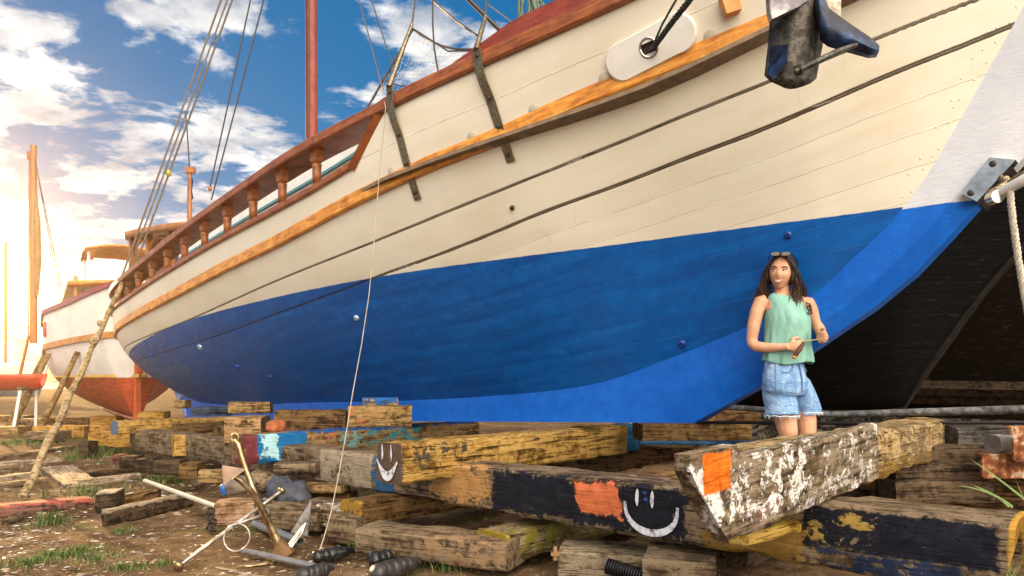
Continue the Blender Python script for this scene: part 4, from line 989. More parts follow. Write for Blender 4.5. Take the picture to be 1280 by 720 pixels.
mb = MB(); mb.grid([[h3.P(t, u*(h3.b(t, 3.4)), 3.4) for u in (-1, 0, 1)] for t in fr(-1.5, 8.8, .8)]); obj('deck', mb, m_deck, B3)
B4 = thing('dark_planked_boat', 'weathered dark brown plank hull farthest behind at the right, above the stone wall', 'boat', (8.2, 9.6, .8))
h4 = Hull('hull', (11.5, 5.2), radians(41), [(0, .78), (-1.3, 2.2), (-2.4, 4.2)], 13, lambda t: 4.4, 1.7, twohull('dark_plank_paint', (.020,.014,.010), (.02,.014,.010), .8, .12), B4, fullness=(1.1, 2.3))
mb = MB(); mb.tube([h4.P(0, 1.15, .98), h4.P(12, 1.15, 1.12)], .10, 4); mb.tube([h4.P(0, 1.0, .86), h4.P(12, 1.0, .98)], .08, 4); obj('bilge_beam', mb, wood('bilge_beam_wood', *DARK), B4)
mb = MB(); mb.tube([h4.P(0, 0, .74), h4.P(12.5, 0, .7)], .10, 4); obj('keel', mb, wood('dark_keel_wood', *DARK), B4)
mb = MB(); mb.grid([[h4.P(t, u*h4.b(t, 3.9), 3.9) for u in (-1, 0, 1)] for t in fr(-1, 12.8, .8)]); obj('deck', mb, m_deck, B4)
# stone wall under it
mb = MB(); Yw = 11.5
q = M('stone_wall', .9); p = q.co(); xz = q.xyz(p); v2 = q.comb(xz[0], q.m('MULTIPLY', xz[2], 2.3), 0.0)
wob = q.noise(p, 5, 4); v3 = q.node('ShaderNodeVectorMath'); v3.operation = 'ADD'; q.link(v2, v3.inputs[0]); q.link(q.comb(wob, wob, 0.0), v3.inputs[1])
ve = q.vor(v3.outputs[0], 4.2, 'DISTANCE_TO_EDGE'); vc = q.vor(v3.outputs[0], 4.2, 'F1', 'Color'); n = q.noise(p, 22, 6, .7)
c = q.ramp(q.m('ADD', q.m('MULTIPLY', q.xyz(vc)[0], .6), q.m('MULTIPLY', n, .4)), [(.25,(.07,.055,.042)), (.5,(.16,.13,.10)), (.75,(.30,.26,.21))]); jo = q.mr(ve, .05, .015); c = q.mix(jo, c, (.012,.01,.008))
q.set('Base Color', c); q.bump(q.m('ADD', q.mr(ve, .0, .12), q.m('MULTIPLY', n, .4)), 1.0, .05)
rows = []
for zz in [i*.08 for i in range(17)]: rows.append([Vector((2+.12*i, Yw+.03*fbm((i*.6, zz*6, 0)), zz+(.05*fbm((i*.35, 5, 0)) if zz > 1.2 else 0))) for i in range(110)])
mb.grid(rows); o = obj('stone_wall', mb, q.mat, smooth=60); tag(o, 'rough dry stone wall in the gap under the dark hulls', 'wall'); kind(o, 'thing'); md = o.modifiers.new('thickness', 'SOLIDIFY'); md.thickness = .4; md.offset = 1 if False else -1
# props shoring up the red hull, and far timbers behind it
for k, (t, lab) in enumerate(((1.2,'first wooden prop shoring the red hull, nearest its bow'), (2.8,'second wooden prop shoring the red hull'), (4.4,'third wooden prop shoring the red hull'), (6.2,'wooden prop shoring the red hull farthest from its bow'))):
    pt = h2.P(t, h2.b(t, 1.75)+.03, 1.75); ft = h2.P(t+.1, h2.b(t, 1.75)+.75, 0); mb = MB(); mb.tube([ft, ft.lerp(pt, .5)+Vector((.02, 0, 0)), pt], [.065, .058, .05], 8); tag(obj('hull_prop', mb, mT, smooth=60), lab, 'prop', 'props shoring the red hull')
for k, (x0, x1, y, Y, h, m_, lab) in enumerate(((-12,30,520,19,.3,mK,'dark balk far off under the red dinghy'), (18,52,524,17.5,.22,mG,'grey balk far off between dinghy and red hull'), (-20,22,534,14.5,.18,mT,'tan balk in front of the dinghy trestles'), (30,70,540,12.6,.16,mG,'low grey balk on the far grass'))):
    blk('timber_block', lab, x0, x1, y, Y, .5, h, m_, 4, 120+k, group='far timbers beside the red hull')
# small red dinghy on trestles at the far left
D = thing('red_dinghy', 'small red dinghy on trestles at the left edge beyond the planks', 'boat', W(10, 500, 15))
cx = W(2, 482, 15.0); mb = MB(); rows = []
for i in range(15):
    f = i/14; x = cx.x-1.1+2.0*f; w_ = .42*sin(pi*min(1, .12+f*.80))**.7; zb = cx.z-.12+.16*abs(f-.45)**1.5; zt = cx.z+.22+.12*(f-.5)**2
    rows.append([Vector((x, 15+w_*u, zb+(zt-zb)*abs(u)**1.6)) for u in (-1, -.75, -.4, 0, .4, .75, 1)])
mb.grid(rows); o = obj('hull', mb, plain('red_dinghy_paint', (.50,.05,.02), .4), D, 60); md = o.modifiers.new('thickness', 'SOLIDIFY'); md.thickness = .03
for dx in (-.55, .5):
    for dy in (-.25, .25):
        mb = MB(); mb.tube([Vector((cx.x+dx+.1, 15+dy, cx.z-.05)), Vector((cx.x+dx, 15+dy*1.4, 0))], .035, 5); obj('trestle_leg', mb, m_white, D)
    mb = MB(); mb.tube([Vector((cx.x+dx+.1, 14.7, cx.z-.06)), Vector((cx.x+dx+.1, 15.3, cx.z-.06))], .05, 4); obj('trestle_bar', mb, mG, D)
mb = MB(); mb.tube([Vector((cx.x+.35, 15, cx.z)), Vector((cx.x+.6, 15, cx.z+1.1))], .03, 6); obj('dinghy_mast', mb, m_brn, D)

FB = thing('far_boat', 'small pale boat far off on the shore behind the red dinghy', 'boat', (-30, 38, 0))
hf_ = Hull('hull', (-25, 36), radians(20), [(0, .2), (-.3, 1.0), (-.8, 2.2)], 9, lambda t: 2.0-.03*t, 1.3, twohull('far_boat_paint', (.10,.16,.24), (.74,.70,.62), .5, .2, False), FB, wl=lambda t: .9)
boxo(hf_, 3, 6, -.7, .7, 1.6, 3.0, 'cabin', m_white, FB)
mb = MB(); mb.tube([hf_.P(2.5, 0, 1.5), hf_.P(2.5, 0, 8.5)], .07, 6); obj('mast', mb, m_brn, FB)
# hill and houses across the bay, water
mb = MB(); rows = []
for j in range(12):
    y = 170+j*16; rows.append([Vector((-330+i*8, y, max(-.3, (j/11)**.8*16*max(0, 1-((-330+i*8+170)/150)**2)+1.5*fbm((i*.3, j*.5, 0))))) for i in range(40)])
mb.grid(rows); kind(obj('hill', mb, plain('hill_scrub', (.11,.10,.045), .95, var=.5, scale=.12, bump=0), smooth=180), 'structure')
mb = MB(); mb.add([(-400, 70, .02), (-20, 70, .02), (-20, 176, .02), (-400, 176, .02)], [(0, 1, 2, 3)]); q = M('sea', .12, col=(.06,.09,.11)); q.bump(q.noise(q.sc(q.pos(), (.6, 2, 1)), 1.2, 4), .3, .1); kind(obj('water', mb, q.mat), 'structure')
m_roof = plain('roof_tiles', (.35,.12,.05), .8, scale=3); m_win = simple('dark_window', (.03,.04,.06), .2); m_shut = simple('blue_shutter', (.05,.16,.4), .5)
for k, (px, py, w_, hh, c, lab) in enumerate(((3,432,5,4,(.70,.58,.40),'cream house lowest on the hill at the left edge'), (14,424,4.5,5,(.72,.66,.55),'tall pale house on the hill beside the brown mast'), (22,436,4,3.4,(.66,.46,.24),'small ochre house by the water'), (7,412,4.5,4,(.72,.50,.22),'yellow house higher up the hill'), (27,418,4,4,(.62,.52,.40),'tan house on the hill right next to the brown mast'), (17,402,4,3.5,(.72,.62,.4),'topmost small house on the hill'))):
    Y = 190+7*(k % 3)+(436-py)*.9; p = W(px, py, Y); H_ = thing('hill_house', lab, 'house', p, 'houses on the hill across the bay')
    mb = MB(); mb.box(p+Vector((0, 0, 0)), (w_, 4, hh)); obj('wall', mb, plain('house_plaster', c, .8, scale=1), H_)
    mb = MB(); z = p.z+hh/2; mb.prism([(p.x-w_*.56, p.y-2.3, z), (p.x+w_*.56, p.y-2.3, z), (p.x, p.y-2.3, z+1.3)], (0, 4.6, 0)); obj('roof', mb, m_roof, H_)
    for dx in (-.25, .25):
        for dz in (-.22, .22):
            mb = MB(); mb.box((p.x+w_*dx, p.y-2.01, p.z+hh*dz), (w_*.17, .08, hh*.22)); obj('window', mb, m_shut if (k+int(dx > 0)) % 2 else m_win, H_)

# ------------------------------------------------------------------ anchors
m_brass = plain('galvanised_brassy_iron', (.40,.29,.15), .36, .9, var=.4, scale=18, bump=.35, stops=[(.3,(.10,.06,.03)),(.45,(.32,.22,.11)),(.6,(.52,.40,.24)),(.75,(.66,.58,.45))])
m_galv = plain('galvanised_iron', (.45,.43,.40), .4, .8, var=.4, scale=16, bump=.4, stops=[(.3,(.13,.10,.07)),(.45,(.36,.33,.29)),(.6,(.56,.55,.53)),(.8,(.7,.69,.67))])
AN = thing('ground_anchor', 'brassy stocked anchor with triangular flukes lying propped on the dirt', 'anchor', GZ(350, 697))
def zg(p): return p
crown = W(353, 692, 4.62)
mb = MB(); mb.tube([W(294,546,4.74)+Vector((-.008,0,-.02)), W(298,555,4.74), W(306,583,4.73), W(316,610,4.72), W(325,632,4.70), W(338,660,4.67), crown], [.015,.019,.020,.021,.022,.025,.03], 10)
e = [W(294,548,4.74)+Vector((.024*cos(a_*pi/8)-.0, .0, .034*sin(a_*pi/8))) for a_ in range(17)]; mb.tube(e, .009, 8, cap=False); sh = obj('shank', mb, m_brass, AN, 60)
mb = MB(); mb.tube([W(293,596,4.45), W(302,602,4.47), W(314,614,4.52), W(325,631,4.57), W(334,648,4.60), W(345,672,4.62), crown], [.016,.020,.021,.022,.022,.023,.026], 10); ar = obj('arm', mb, m_brass, AN, 60)
def fluke(pts, parent, mat, th=.014):
    a, b, c = [Vector(p) for p in pts]; n = (b-a).cross(c-a).normalized(); mb = MB()
    mb.prism([a-n*th/2, b-n*th/2, c-n*th/2], n*th); return obj('fluke', mb, mat, parent)
fluke((W(278,582,4.40), W(307,587,4.42), W(280,606,4.43)), ar, plain('primed_fluke_iron', (.44,.30,.22), .55, .1, var=.3, scale=14))
mb = MB(); mb.tube([crown, W(358,688,4.64), W(366,678,4.68), W(374,666,4.72), W(380,656,4.75)], [.026,.022,.018,.014,.008], 8); mb.tube([W(364,684,4.66), W(377,667,4.70), W(382,654,4.72)], [.012,.012,.006], 6); ar2 = obj('arm', mb, m_galv, AN, 60)
fluke((W(390,624,4.84), W(384,670,4.74), W(364,666,4.80)), ar2, m_galv)
mb = MB(); bl_ = [(crown, .03), (W(344,699,4.55), .028), (W(330,704,4.48), .024), (W(312,707,4.42), .018), (W(298,707,4.38), .010)]
mb.tube([p for p, r in bl_], [r for p, r in bl_], 8, flat=.5); obj('curved_palm', mb, m_brass, AN, 60)
mb = MB(); mb.prism([W(338,694,4.5), W(350,675,4.58), W(366,690,4.62), W(352,702,4.55)], (0, .05, 0)); obj('crown', mb, plain('rusty_crown_iron', (.22,.13,.06), .5, .7), AN)
sa, sb = W(224,707,4.30), W(353,613,4.98)
mb = MB(); mb.tube([sa, sb], .0125, 10); mb.tube([W(284,660,4.60)+Vector((0,0,.004)), W(329,640,4.80)+Vector((0,-.03,-.02))], .0135, 8); sk = obj('stock', mb, m_galv, AN, 60)
for p in (sa, sb):
    mb = MB(); ax = (sb-sa).normalized()
    mb.lathe(p-ax*.016, [(.012,-.012),(.034,-.006),(.040,.006),(.036,.020),(.018,.032)] if p is sa else [(.012,-.01),(.026,-.004),(.03,.008),(.024,.022),(.01,.03)], 14, axis=ax); obj('stock_knob', mb, m_brass, sk, 50)
mb = MB(); mb.lathe(W(331,641,4.74), [(.024,-.022),(.036,-.018),(.036,.018),(.024,.022)], 12, axis=(W(338,660,4.67)-W(316,610,4.72))); obj('collar', mb, m_galv, sh, 40)
mb = MB(); cc = W(296,672,4.46); mb.tube([cc+Vector((.085*cos(2*pi*i/28), .02*sin(2*pi*i/28), .085*sin(2*pi*i/28))) for i in range(29)], .0065, 8, cap=False); obj('anchor_ring', mb, m_galv, AN, 60)

HA = thing('bow_anchor', 'dark plough anchor with blue paint traces hanging in front of the cream bow', 'anchor', W(1010, 100, 3.3))
m_anch = plain('tarred_anchor_iron', (.035,.030,.024), .42, .55, scale=12, bump=.6, stops=[(.34,(.006,.006,.006)),(.46,(.035,.03,.025)),(.55,(.10,.085,.065)),(.60,(.02,.022,.03)),(.74,(.30,.25,.18))])
m_anchb = plain('blue_stained_iron', (.02,.06,.16), .4, .4, scale=14, bump=.5, stops=[(.35,(.006,.006,.008)),(.5,(.010,.018,.045)),(.64,(.015,.05,.14)),(.78,(.10,.10,.10))])
m_anchg = plain('bare_anchor_iron', (.22,.19,.15), .35, .85, scale=16, bump=.6, stops=[(.3,(.05,.04,.035)),(.5,(.22,.19,.15)),(.66,(.55,.50,.43))])
# main blade: curved plate
mb = MB(); rows = []
Lx = [(962,-40),(963,0),(964,25),(961,60),(957.5,94)]; Rx = [(1030,-40),(1030,0),(1029,30),(1026,56),(1018,98)]
for i in range(5):
    row = []
    for j in range(9):
        f = j/8; x = Lx[i][0]+(Rx[i][0]-Lx[i][0])*f; y = Lx[i][1]+(Rx[i][1]-Lx[i][1])*f; row.append(W(x, y, 3.25+.10*(2*f-1)**2*.6+.02*i))
    rows.append(row)
low = []
for j in range(9):
    f = j/8; x = 957.5+60.5*f; y = 94+13*sin(pi*f)+4*f+(2 if 0 < j < 8 else 0); low.append(W(x+(3 if j == 0 else 0), y, 3.25+.06*(2*f-1)**2+.09))
rows.append(low); mb.grid(rows); bl1 = obj('blade', mb, m_anch, HA, 50); md = bl1.modifiers.new('thickness', 'SOLIDIFY'); md.thickness = .022; md.offset = 0
mb = MB(); mb.add([W(961,60,3.262), W(957.8,93,3.325), W(966,101,3.30), W(982,80,3.262), W(984,58,3.255)], [(0,1,2,3,4)]); o = obj('blue_paint_patch', mb, m_anchb, bl1); md = o.modifiers.new('thickness', 'SOLIDIFY'); md.thickness = .006; md.offset = 0; o.location.y -= .018
# second blade going right and back
mb = MB(); up_ = [(1020,-20),(1033,13),(1060,33),(1088,52),(1096,60)]; dn_ = [(1027,52),(1034,56),(1058,62),(1085,69),(1095,68)]
rows = []
for i in range(5):
    rows.append([W(up_[i][0]+(dn_[i][0]-up_[i][0])*f, up_[i][1]+(dn_[i][1]-up_[i][1])*f, 3.30+.09*i/4-.05*sin(pi*f)) for f in (0, .25, .5, .75, 1)])
mb.grid(rows); bl2 = obj('blade', mb, m_anchb, HA, 50); md = bl2.modifiers.new('thickness', 'SOLIDIFY'); md.thickness = .03; md.offset = 0
mb = MB(); mb.prism([W(1026,-30,3.44), W(1052,-30,3.44), W(1051,24,3.44), W(1036,19,3.42), W(1026,0,3.42)], (0, .05, 0)); obj('shank_plate', mb, m_anchg, HA)
mb = MB(); mb.prism([W(960,-30,3.20), W(1016,-30,3.20), W(1010,0,3.19), W(1001,7,3.19), W(965,24,3.21), W(962,12,3.20)], (0, .04, 0)); obj('throat_plate', mb, plain('grey_throat_iron', (.16,.15,.16), .4, .7, scale=10, bump=.6, stops=[(.3,(.04,.04,.045)),(.5,(.14,.13,.14)),(.68,(.35,.33,.33))]), HA)
mb = MB(); mb.tube([W(994,90,3.20), W(1015,80,3.20), W(1048,64,3.24), W(1070,56,3.30)], [.014,.016,.015,.012], 8); mb.tube([W(993,90,3.22), W(1003,86,3.20)], .024, 8); obj('tie_rod', mb, m_anch, HA, 60)
mb = MB(); mb.tube([W(1000,-10,3.32), W(1012,-120,3.42), W(1015,-160,3.45)], [.035,.03,.02], 8); obj('shank', mb, m_anch, HA, 60)
chn = MB(); pt = W(1015,-160,3.45); top = Vector((pt.x, pt.y, 4.12)); nL = 9
for i in range(nL):
    c = pt.lerp(top, (i+.5)/nL); r = .03; L_ = (top-pt).length/nL*.72
    ring = [c+((Vector((1,0,0)) if i % 2 else Vector((0,1,0)))*r*cos(2*pi*k/12))+Vector((0,0,1))*L_*sin(2*pi*k/12) for k in range(13)]; chn.tube(ring, .009, 6, cap=False)
tag(obj('anchor_chain', chn, m_galv, smooth=60), 'galvanised chain holding the hanging bow anchor, just above the picture', 'chain')
mb = MB(); r0 = BF(-1.35, .2, 4.1); mb.tube([r0, Vector((top.x, top.y, 4.16))], .06, 6); obj('cathead', mb, m_cap, boat, 40)
mb = MB(); mb.box(hull_pt(-.66, 3.53, .03), (.10, .06, .12), Matrix.Rotation(radians(-18), 3, 'Y')); obj('rubbing_chock', mb, m_rub, boat)

# ------------------------------------------------------------------ ropes, net, poles
def rope_pts(a, b, sag=0.0, n=12):
    return [a.lerp(b, i/n)+Vector((0, 0, -sag*sin(pi*i/n))) for i in range(n+1)]
def twist(mb, pts, r, strands=3, pitch=.05, n=5, mi=0):
    """laid rope"""
    tot = 0; fine = []
    for a, b in zip(pts, pts[1:]):
        L = (b-a).length; k = max(1, int(L/(pitch/7)))
        for i in range(k): fine.append((a.lerp(b, i/k), tot+L*i/k))
        tot += L
    fine.append((pts[-1], tot))
    for s in range(strands):
        out = []
        for i, (p, l) in enumerate(fine):
            d = (fine[min(i+1, len(fine)-1)][0]-fine[max(0, i-1)][0]).normalized(); x = d.cross(Vector((.3,1,.2))).normalized(); y = d.cross(x); a = 2*pi*(l/pitch+s/strands)
            out.append(p+(x*cos(a)+y*sin(a))*r*.5)
        mb.tube(out, r*.56, n, mi)
mb = MB(); twist(mb, [hawse_c+S2*-.03, W(818,58,4.42), W(840,28,4.22), W(862,0,4.05), W(905,-65,3.75)], .020, 3, .075); tag(obj('mooring_rope', mb, m_roped, smooth=60), 'dark twisted rope coming out of the round hawse hole', 'rope')
mb = MB(); mb.tube([hawse_c+S2*-.02, W(817,55,4.40), W(828,30,4.28), W(845,0,4.12), W(880,-65,3.8)], .008, 6); tag(obj('mooring_line', mb, m_green, smooth=60), 'thin green line coming out of the round hawse hole beside the dark rope', 'rope')
# bobstay tackle and the white rope at the right edge
m_wrope = plain('white_rope', (.58,.52,.42), .85, var=.3, scale=60, bump=.4)
mb = MB(); mb.tube([W(1243,246,3.55), W(1252,240,3.52), W(1282,224,3.42), W(1330,198,3.3)], [.014,.026,.028,.026], 10)
t_ = tag(obj('turnbuckle', mb, plain('white_enamel', (.66,.64,.60), .35, var=.15), smooth=60), 'white bottle screw shackled to the steel bracket on the stem', 'turnbuckle')
mb = MB(); cc = W(1243,247,3.54); mb.lathe(cc-Vector((0,.03,0)), [(.012,0),(.034,.002),(.036,.03),(.034,.058),(.012,.06)], 14, axis=(0,1,0)); obj('clevis', mb, m_inox, t_, 40)
mb = MB(); pts = [W(1233,243,3.64), W(1247,236,3.60), W(1259,228,3.62), W(1250,222,3.66)]; mb.tube(pts, .016, 8); mb.tube([W(1262,229,3.55), W(1275,220,3.5), W(1300,208,3.44)], .018, 8); obj('shackle', mb, m_steel, t_, 60)
mb = MB(); twist(mb, [W(1262,236,3.48), W(1266,275,3.50), W(1273,325,3.53), W(1281,372,3.56), W(1290,420,3.6), W(1296,452,3.62)], .017, 3, .07); tag(obj('hanging_rope', mb, m_wrope, smooth=60), 'white twisted rope hanging from the white bottle screw at the right edge', 'rope')
# leaning pole with its three mooring ropes, at the stern
pb = GZ(28, 621); ptp = W(158, 342, 10.9)
mb = MB(); n = 16; mb.tube([pb.lerp(ptp, i/n)+Vector((.012*sin(i*1.9), 0, .01*cos(i*2.3)))-Vector((0,0,.02)) for i in range(n+1)], [.040-.008*i/n+.005*sin(i*2.7) for i in range(n+1)], 9)
for i in (2, 4, 6, 8, 9.5, 11, 12.5, 14): c = pb.lerp(ptp, i/n); mb.ball(c+Vector((.03*(-1)**int(i), -.03, 0)), (.04, .036, .05), 8, 6)
pole = tag(obj('leaning_pole', mb, wood('pole_wood', (.13,.085,.04), (.36,.26,.14), (.56,.44,.27)), smooth=60), 'long knobbly wooden pole leaning from the dirt up to the stern rail', 'pole')
m_rp = plain('grey_stay_rope', (.16,.14,.11), .85, var=.35, scale=40, bump=.2)
for k, (a, b, lab) in enumerate((((150,352),(279,-12),'left one of the three stays running up from the leaning pole'), ((158,345),(287,-12),'middle one of the three stays running up from the leaning pole'), ((166,340),(293,-12),'right one of the three stays, with a yellow float on it'))):
    p0 = W(*a, 10.7+.05*k); p1 = W(*b, 10.2); top = p0+(p1-p0)*1.9
    mb = MB(); mb.tube(rope_pts(p0, top, .05), .0145 if k != 1 else .012, 6); o = tag(obj('stay_rope', mb, m_rp, smooth=60), lab, 'rope', 'stays above the leaning pole')
    if k == 2:
        mb = MB(); mb.ball(p0.lerp(p1, .365), (.045,.045,.06), 10, 8); obj('float', mb, plain('yellow_float', (.36,.34,.06), .5), o, 60)
for k, (a, b, lab) in enumerate((((262,236),(315,-12),'left one of the two thin stays crossing the clouds'), ((264,250),(332,-12),'right one of the two thin stays crossing the clouds'))):
    p0 = W(*a, 9.8); p1 = W(*b, 9.6); mb = MB(); mb.tube(rope_pts(p0, p0+(p1-p0)*2, .03), .011, 5); o = tag(obj('stay_rope', mb, m_wire, smooth=60), lab, 'rope', 'thin stays crossing the clouds')
    if k == 0:
        mb = MB(); mb.ball(p0, .035, 8, 6); obj('block', mb, m_brn, o, 60)
for k, (a, b, lab) in enumerate((((479,112),(447,-8),'thin wire left of the net, running up from the rail'), ((495,96),(462,-8),'second thin wire left of the net, ending at the first turnbuckle'))):
    p0 = W(*a, 5.95); p1 = W(*b, 6.3); mb = MB(); mb.tube([p0, p1, p1+(p1-p0)*.8], .006, 5); tag(obj('stay_wire', mb, m_wire, smooth=60), lab, 'wire', 'thin wires by the net')
# ensign staff and awning aft
st = W(237, 265, 9.6); mb = MB(); mb.tube([Vector((st.x, 9.6, 3.3)), W(237,214,9.6)], [.035,.03], 8); mb.box(W(238,213,9.6), (.12,.08,.08)); es = obj('flag_staff', mb, m_brn, boat, 60)
mb = MB(); mb.grid([[W(235.5+1.2*sin(i*.8), 222+i*3.4, 9.56), W(239+1.0*sin(i*.9+1), 222+i*3.4, 9.62), W(241+.8*sin(i), 223+i*3.2, 9.58)] for i in range(9)]); obj('furled_flag', mb, plain('blue_flag_cloth', (.03,.06,.26), .9), es, 60)
mb = MB(); mb.tube([W(237,214,9.6), W(233,150,9.75), W(232,140,9.8)], .010, 5); obj('topping_lift', mb, m_wire, es)
mb = MB(); mb.grid([[BF(t, b, 3.62-.10*b*b) for b in (-.6,-.3,0,.3,.6)] for t in fr(5.9, 7.2, .3)]); o = obj('awning', mb, plain('dark_awning_cloth', (.07,.065,.06), .9), boat, 40); md = o.modifiers.new('thickness', 'SOLIDIFY'); md.thickness = .02
for t in (6.0, 7.1):
    for s in (1, -1): mb = MB(); mb.tube([BF(t, s*.55, 2.7), BF(t, s*.55, 3.58)], .02, 6); obj('awning_post', mb, m_inox, boat)
# long thin string from the rigging down over the hull to the dirt
mb = MB(); sp = [W(478,112,5.9), W(482,135,5.75)]
def onh(px, py, off=.012):
    """point just off the planking at a photo pixel (march along the ray)"""
    Y = 3.2; prev = None
    while Y < 13:
        P = W(px, py, Y); d = P-O2; t = d.x*A2.x+d.y*A2.y; b = d.x*S2.x+d.y*S2.y
        if -2.6 < t < 11.5 and P.z > zr(t) and P.z < zS(t) and b < HB(t, P.z)+off: return P
        Y += .02
    return W(px, py, 5.8)
for px, py in ((480,160),(475,205)): sp.append(onh(px, py, .09))
yy0 = sp[-1].y
for i, (px, py) in enumerate(((471,260),(467,310),(461,370),(452,430),(441,490),(433,540),(424,590),(414,640),(404,675),(396,697))): sp.append(W(px, py, yy0+(4.55-yy0)*(i+1)/10))
mb.tube(sp, .0038, 6); tag(obj('hanging_string', mb, plain('pale_string', (.40,.34,.26), .9, bump=0), smooth=60), 'thin pale string hanging down across the hull to the dirt', 'string')
# safety net above the rail
c0, c1, c2, c3 = W(516,36,6.05), W(592,62,5.5), W(548,99,5.55), W(450,151,6.1)
mb = MB(); N1, N2 = 20, 14
def npt(u, v):
    p = (c0.lerp(c1, u)).lerp(c3.lerp(c2, u), v); return p+Vector((0, .10*sin(pi*u)*sin(pi*v), -.06*sin(pi*u)*(1-v)))
for i in range(N1+1):
    mb.tube([npt(max(0, min(1, i/N1+.03*sin(k*1.3+i))), k/10) for k in range(11)], .0016, 3, cap=False)
for j in range(N2+1): mb.tube([npt(k/10, max(0, min(1, j/N2+.02*sin(k+j*2)))) for k in range(11)], .0016, 3, cap=False)
net = obj('safety_net', mb, plain('net_cord', (.55,.56,.56), .8, bump=0), boat)
mb = MB()
for (u0, v0, u1, v1, r) in ((0,0,1,0,.010),(0,0,0,1,.012),(1,0,1,1,.006),(0,.55,1,.75,.005)): mb.tube([npt(u0+(u1-u0)*k/10, v0+(v1-v0)*k/10) for k in range(11)], r, 5)
obj('net_edge_rope', mb, m_wire, net)
mb = MB(); mb.tube([W(541,-10,5.9), W(541,30,5.85), W(543,62,5.8), W(549,97,5.6)], .008, 5); mb.tube([W(536,-4,6.0), W(570,26,5.7), W(602,48,5.25)], .009, 5); mb.tube([W(578,-8,6.3), W(628,41,6.2)], .022, 6); mb.tube([W(610,5,6.6), W(660,42,6.3)], .006, 5); mb.tube([W(590,63,5.45), W(560,64,5.6), W(520,38,6.0)], .007, 5)
obj('rigging_lines', mb, m_wire, boat, 60)
# green hose hung over the washboard
mb = MB()
for i in range(4):
    cx_ = W(655+i*6, 8, 5.15); mb.tube([cx_+Vector((.05*cos(a)*(.8+.3*(i % 2)), .03*sin(a), .12*sin(a)-.02*i)) for a in [2*pi*k/14 for k in range(15)]], .012, 7, cap=False)
mb.tube([W(663,-10,5.15), W(668,8,5.15), W(672,20,5.1)], .012, 6); tag(obj('hose_coil', mb, m_green, smooth=60), 'green hose coiled over the red-brown washboard', 'hose')
# things on deck seen through the balusters
mb = MB()
for i in range(5): c = BF(4.0+.13*i, .98+.03*(i % 2), 3.14+.03*(i % 3)); mb.tube([c+Vector((.11*cos(a), .05*sin(a), .10*sin(a+.5))) for a in [2*pi*k/12 for k in range(13)]], .022, 6, cap=False)
tag(obj('rope_coil', mb, plain('grey_rope', (.22,.20,.15), .9, scale=50), smooth=60), 'grey-green rope coil on deck seen between the balusters', 'rope')
mb = MB(); c = BF(3.25, 1.0, 3.14); mb.box(c, (.34, .16, .22), Matrix.Rotation(-TH, 3, 'Z')); o = tag(obj('deck_cushion', mb, simple('white_cloth', (.75,.74,.72), .9)), 'white cushion with a red flower seen behind the first baluster', 'cushion'); md = o.modifiers.new('round', 'BEVEL'); md.width = .05; md.segments = 4
mb = MB()
for i in range(5): mb.ball(c+S2*.085+A2*.07+Vector((0, 0, .05))+A2*(.035*cos(i*1.26))+Vector((0, 0, .035*sin(i*1.26))), (.03, .02, .03), 8, 6)
obj('flower_print', mb, simple('red_flower', (.55,.04,.08), .8), o, 60)

# ------------------------------------------------------------------ odds and ends on the dirt
m_black = plain('black_plastic', (.012,.012,.014), .28, var=.5, scale=20, bump=.3); m_black2 = plain('dusty_black_plastic', (.03,.028,.028), .4, var=.6, scale=14, bump=.5)
def bottle(pa, pb, r, lab, mat, segs=4):
    a = GZ(*pa, r*.9); b = GZ(*pb, r*.9); d = (b-a); L = d.length; mb = MB(); prof = [(.006, 0), (r*.8, .012), (r, .03)]
    for i in range(segs):
        x0 = .03+(L*.70-.03)*i/segs; x1 = .03+(L*.70-.03)*(i+1)/segs; prof += [(r, x0+.01), (r*.98, x0+(x1-x0)*.7), (r*.92, x0+(x1-x0)*.85), (r, x1)]
    prof += [(r*.85, L*.80), (r*.5, L*.90), (r*.42, L*.91), (r*.45, L*.99), (.008, L)]
    mb.lathe(a, prof, 14, axis=d)
    for i, v in enumerate(mb.v): mb.v[i] = v+Vector((fbm(v*16), fbm(v*16+Vector((5,0,0))), fbm(v*16+Vector((0,7,0)))))*.012
    return tag(obj('plastic_bottle', mb, mat, smooth=60), lab, 'bottle', 'black plastic bottles on the dirt')
bottle((391,698), (443,688), .042, 'black ribbed bottle right of the anchor, lying farther back', m_black)
bottle((372,722), (416,708), .046, 'black bottle cut by the bottom edge, near the anchor', m_black2)
bottle((498,678), (460,690), .05, 'black bottle lying topmost against the long grey sleeper', m_black)
bottle((462,702), (508,690), .05, 'black bottle in the middle of the three beside the long sleeper', m_black)
bottle((466,718), (524,702), .055, 'shiny dusty black bottle nearest of the three beside the long sleeper', m_black2)
m_pipe2 = plain('dull_aluminium', (.34,.33,.32), .45, .7, var=.35, scale=14, bump=.2)
def tubeo(pa, pb, r, lab, mat, za=None, zb=None, name='metal_tube'):
    a = GZ(*pa, r if za is None else za); b = GZ(*pb, r if zb is None else zb); d = (b-a).normalized(); mb = MB(); n = 14
    x = d.orthogonal().normalized(); y = d.cross(x); ring = lambda p, q: [p+(x*cos(2*pi*k/n)+y*sin(2*pi*k/n))*q for k in range(n)]
    mb.grid([ring(a, r*.82), ring(a, r), ring(a.lerp(b, .5), r), ring(b, r), ring(b, r*.82), ring(b-d*.08, r*.8)], closed=True); return tag(obj(name, mb, mat, smooth=50), lab, 'tube')
tubeo((318,655), (376,677), .030, 'grey open-ended tube behind the anchor crown', m_pipe2)
tubeo((303,688), (394,708), .020, 'thin steel tube lying under the anchor crown', m_pipe2)
tubeo((181,601), (272,634), .022, 'pale bleached pole end pointing at the orange-brown block', plain('bleached_pole', (.52,.46,.38), .7, var=.25), name='bleached_pole', za=.12, zb=.10)
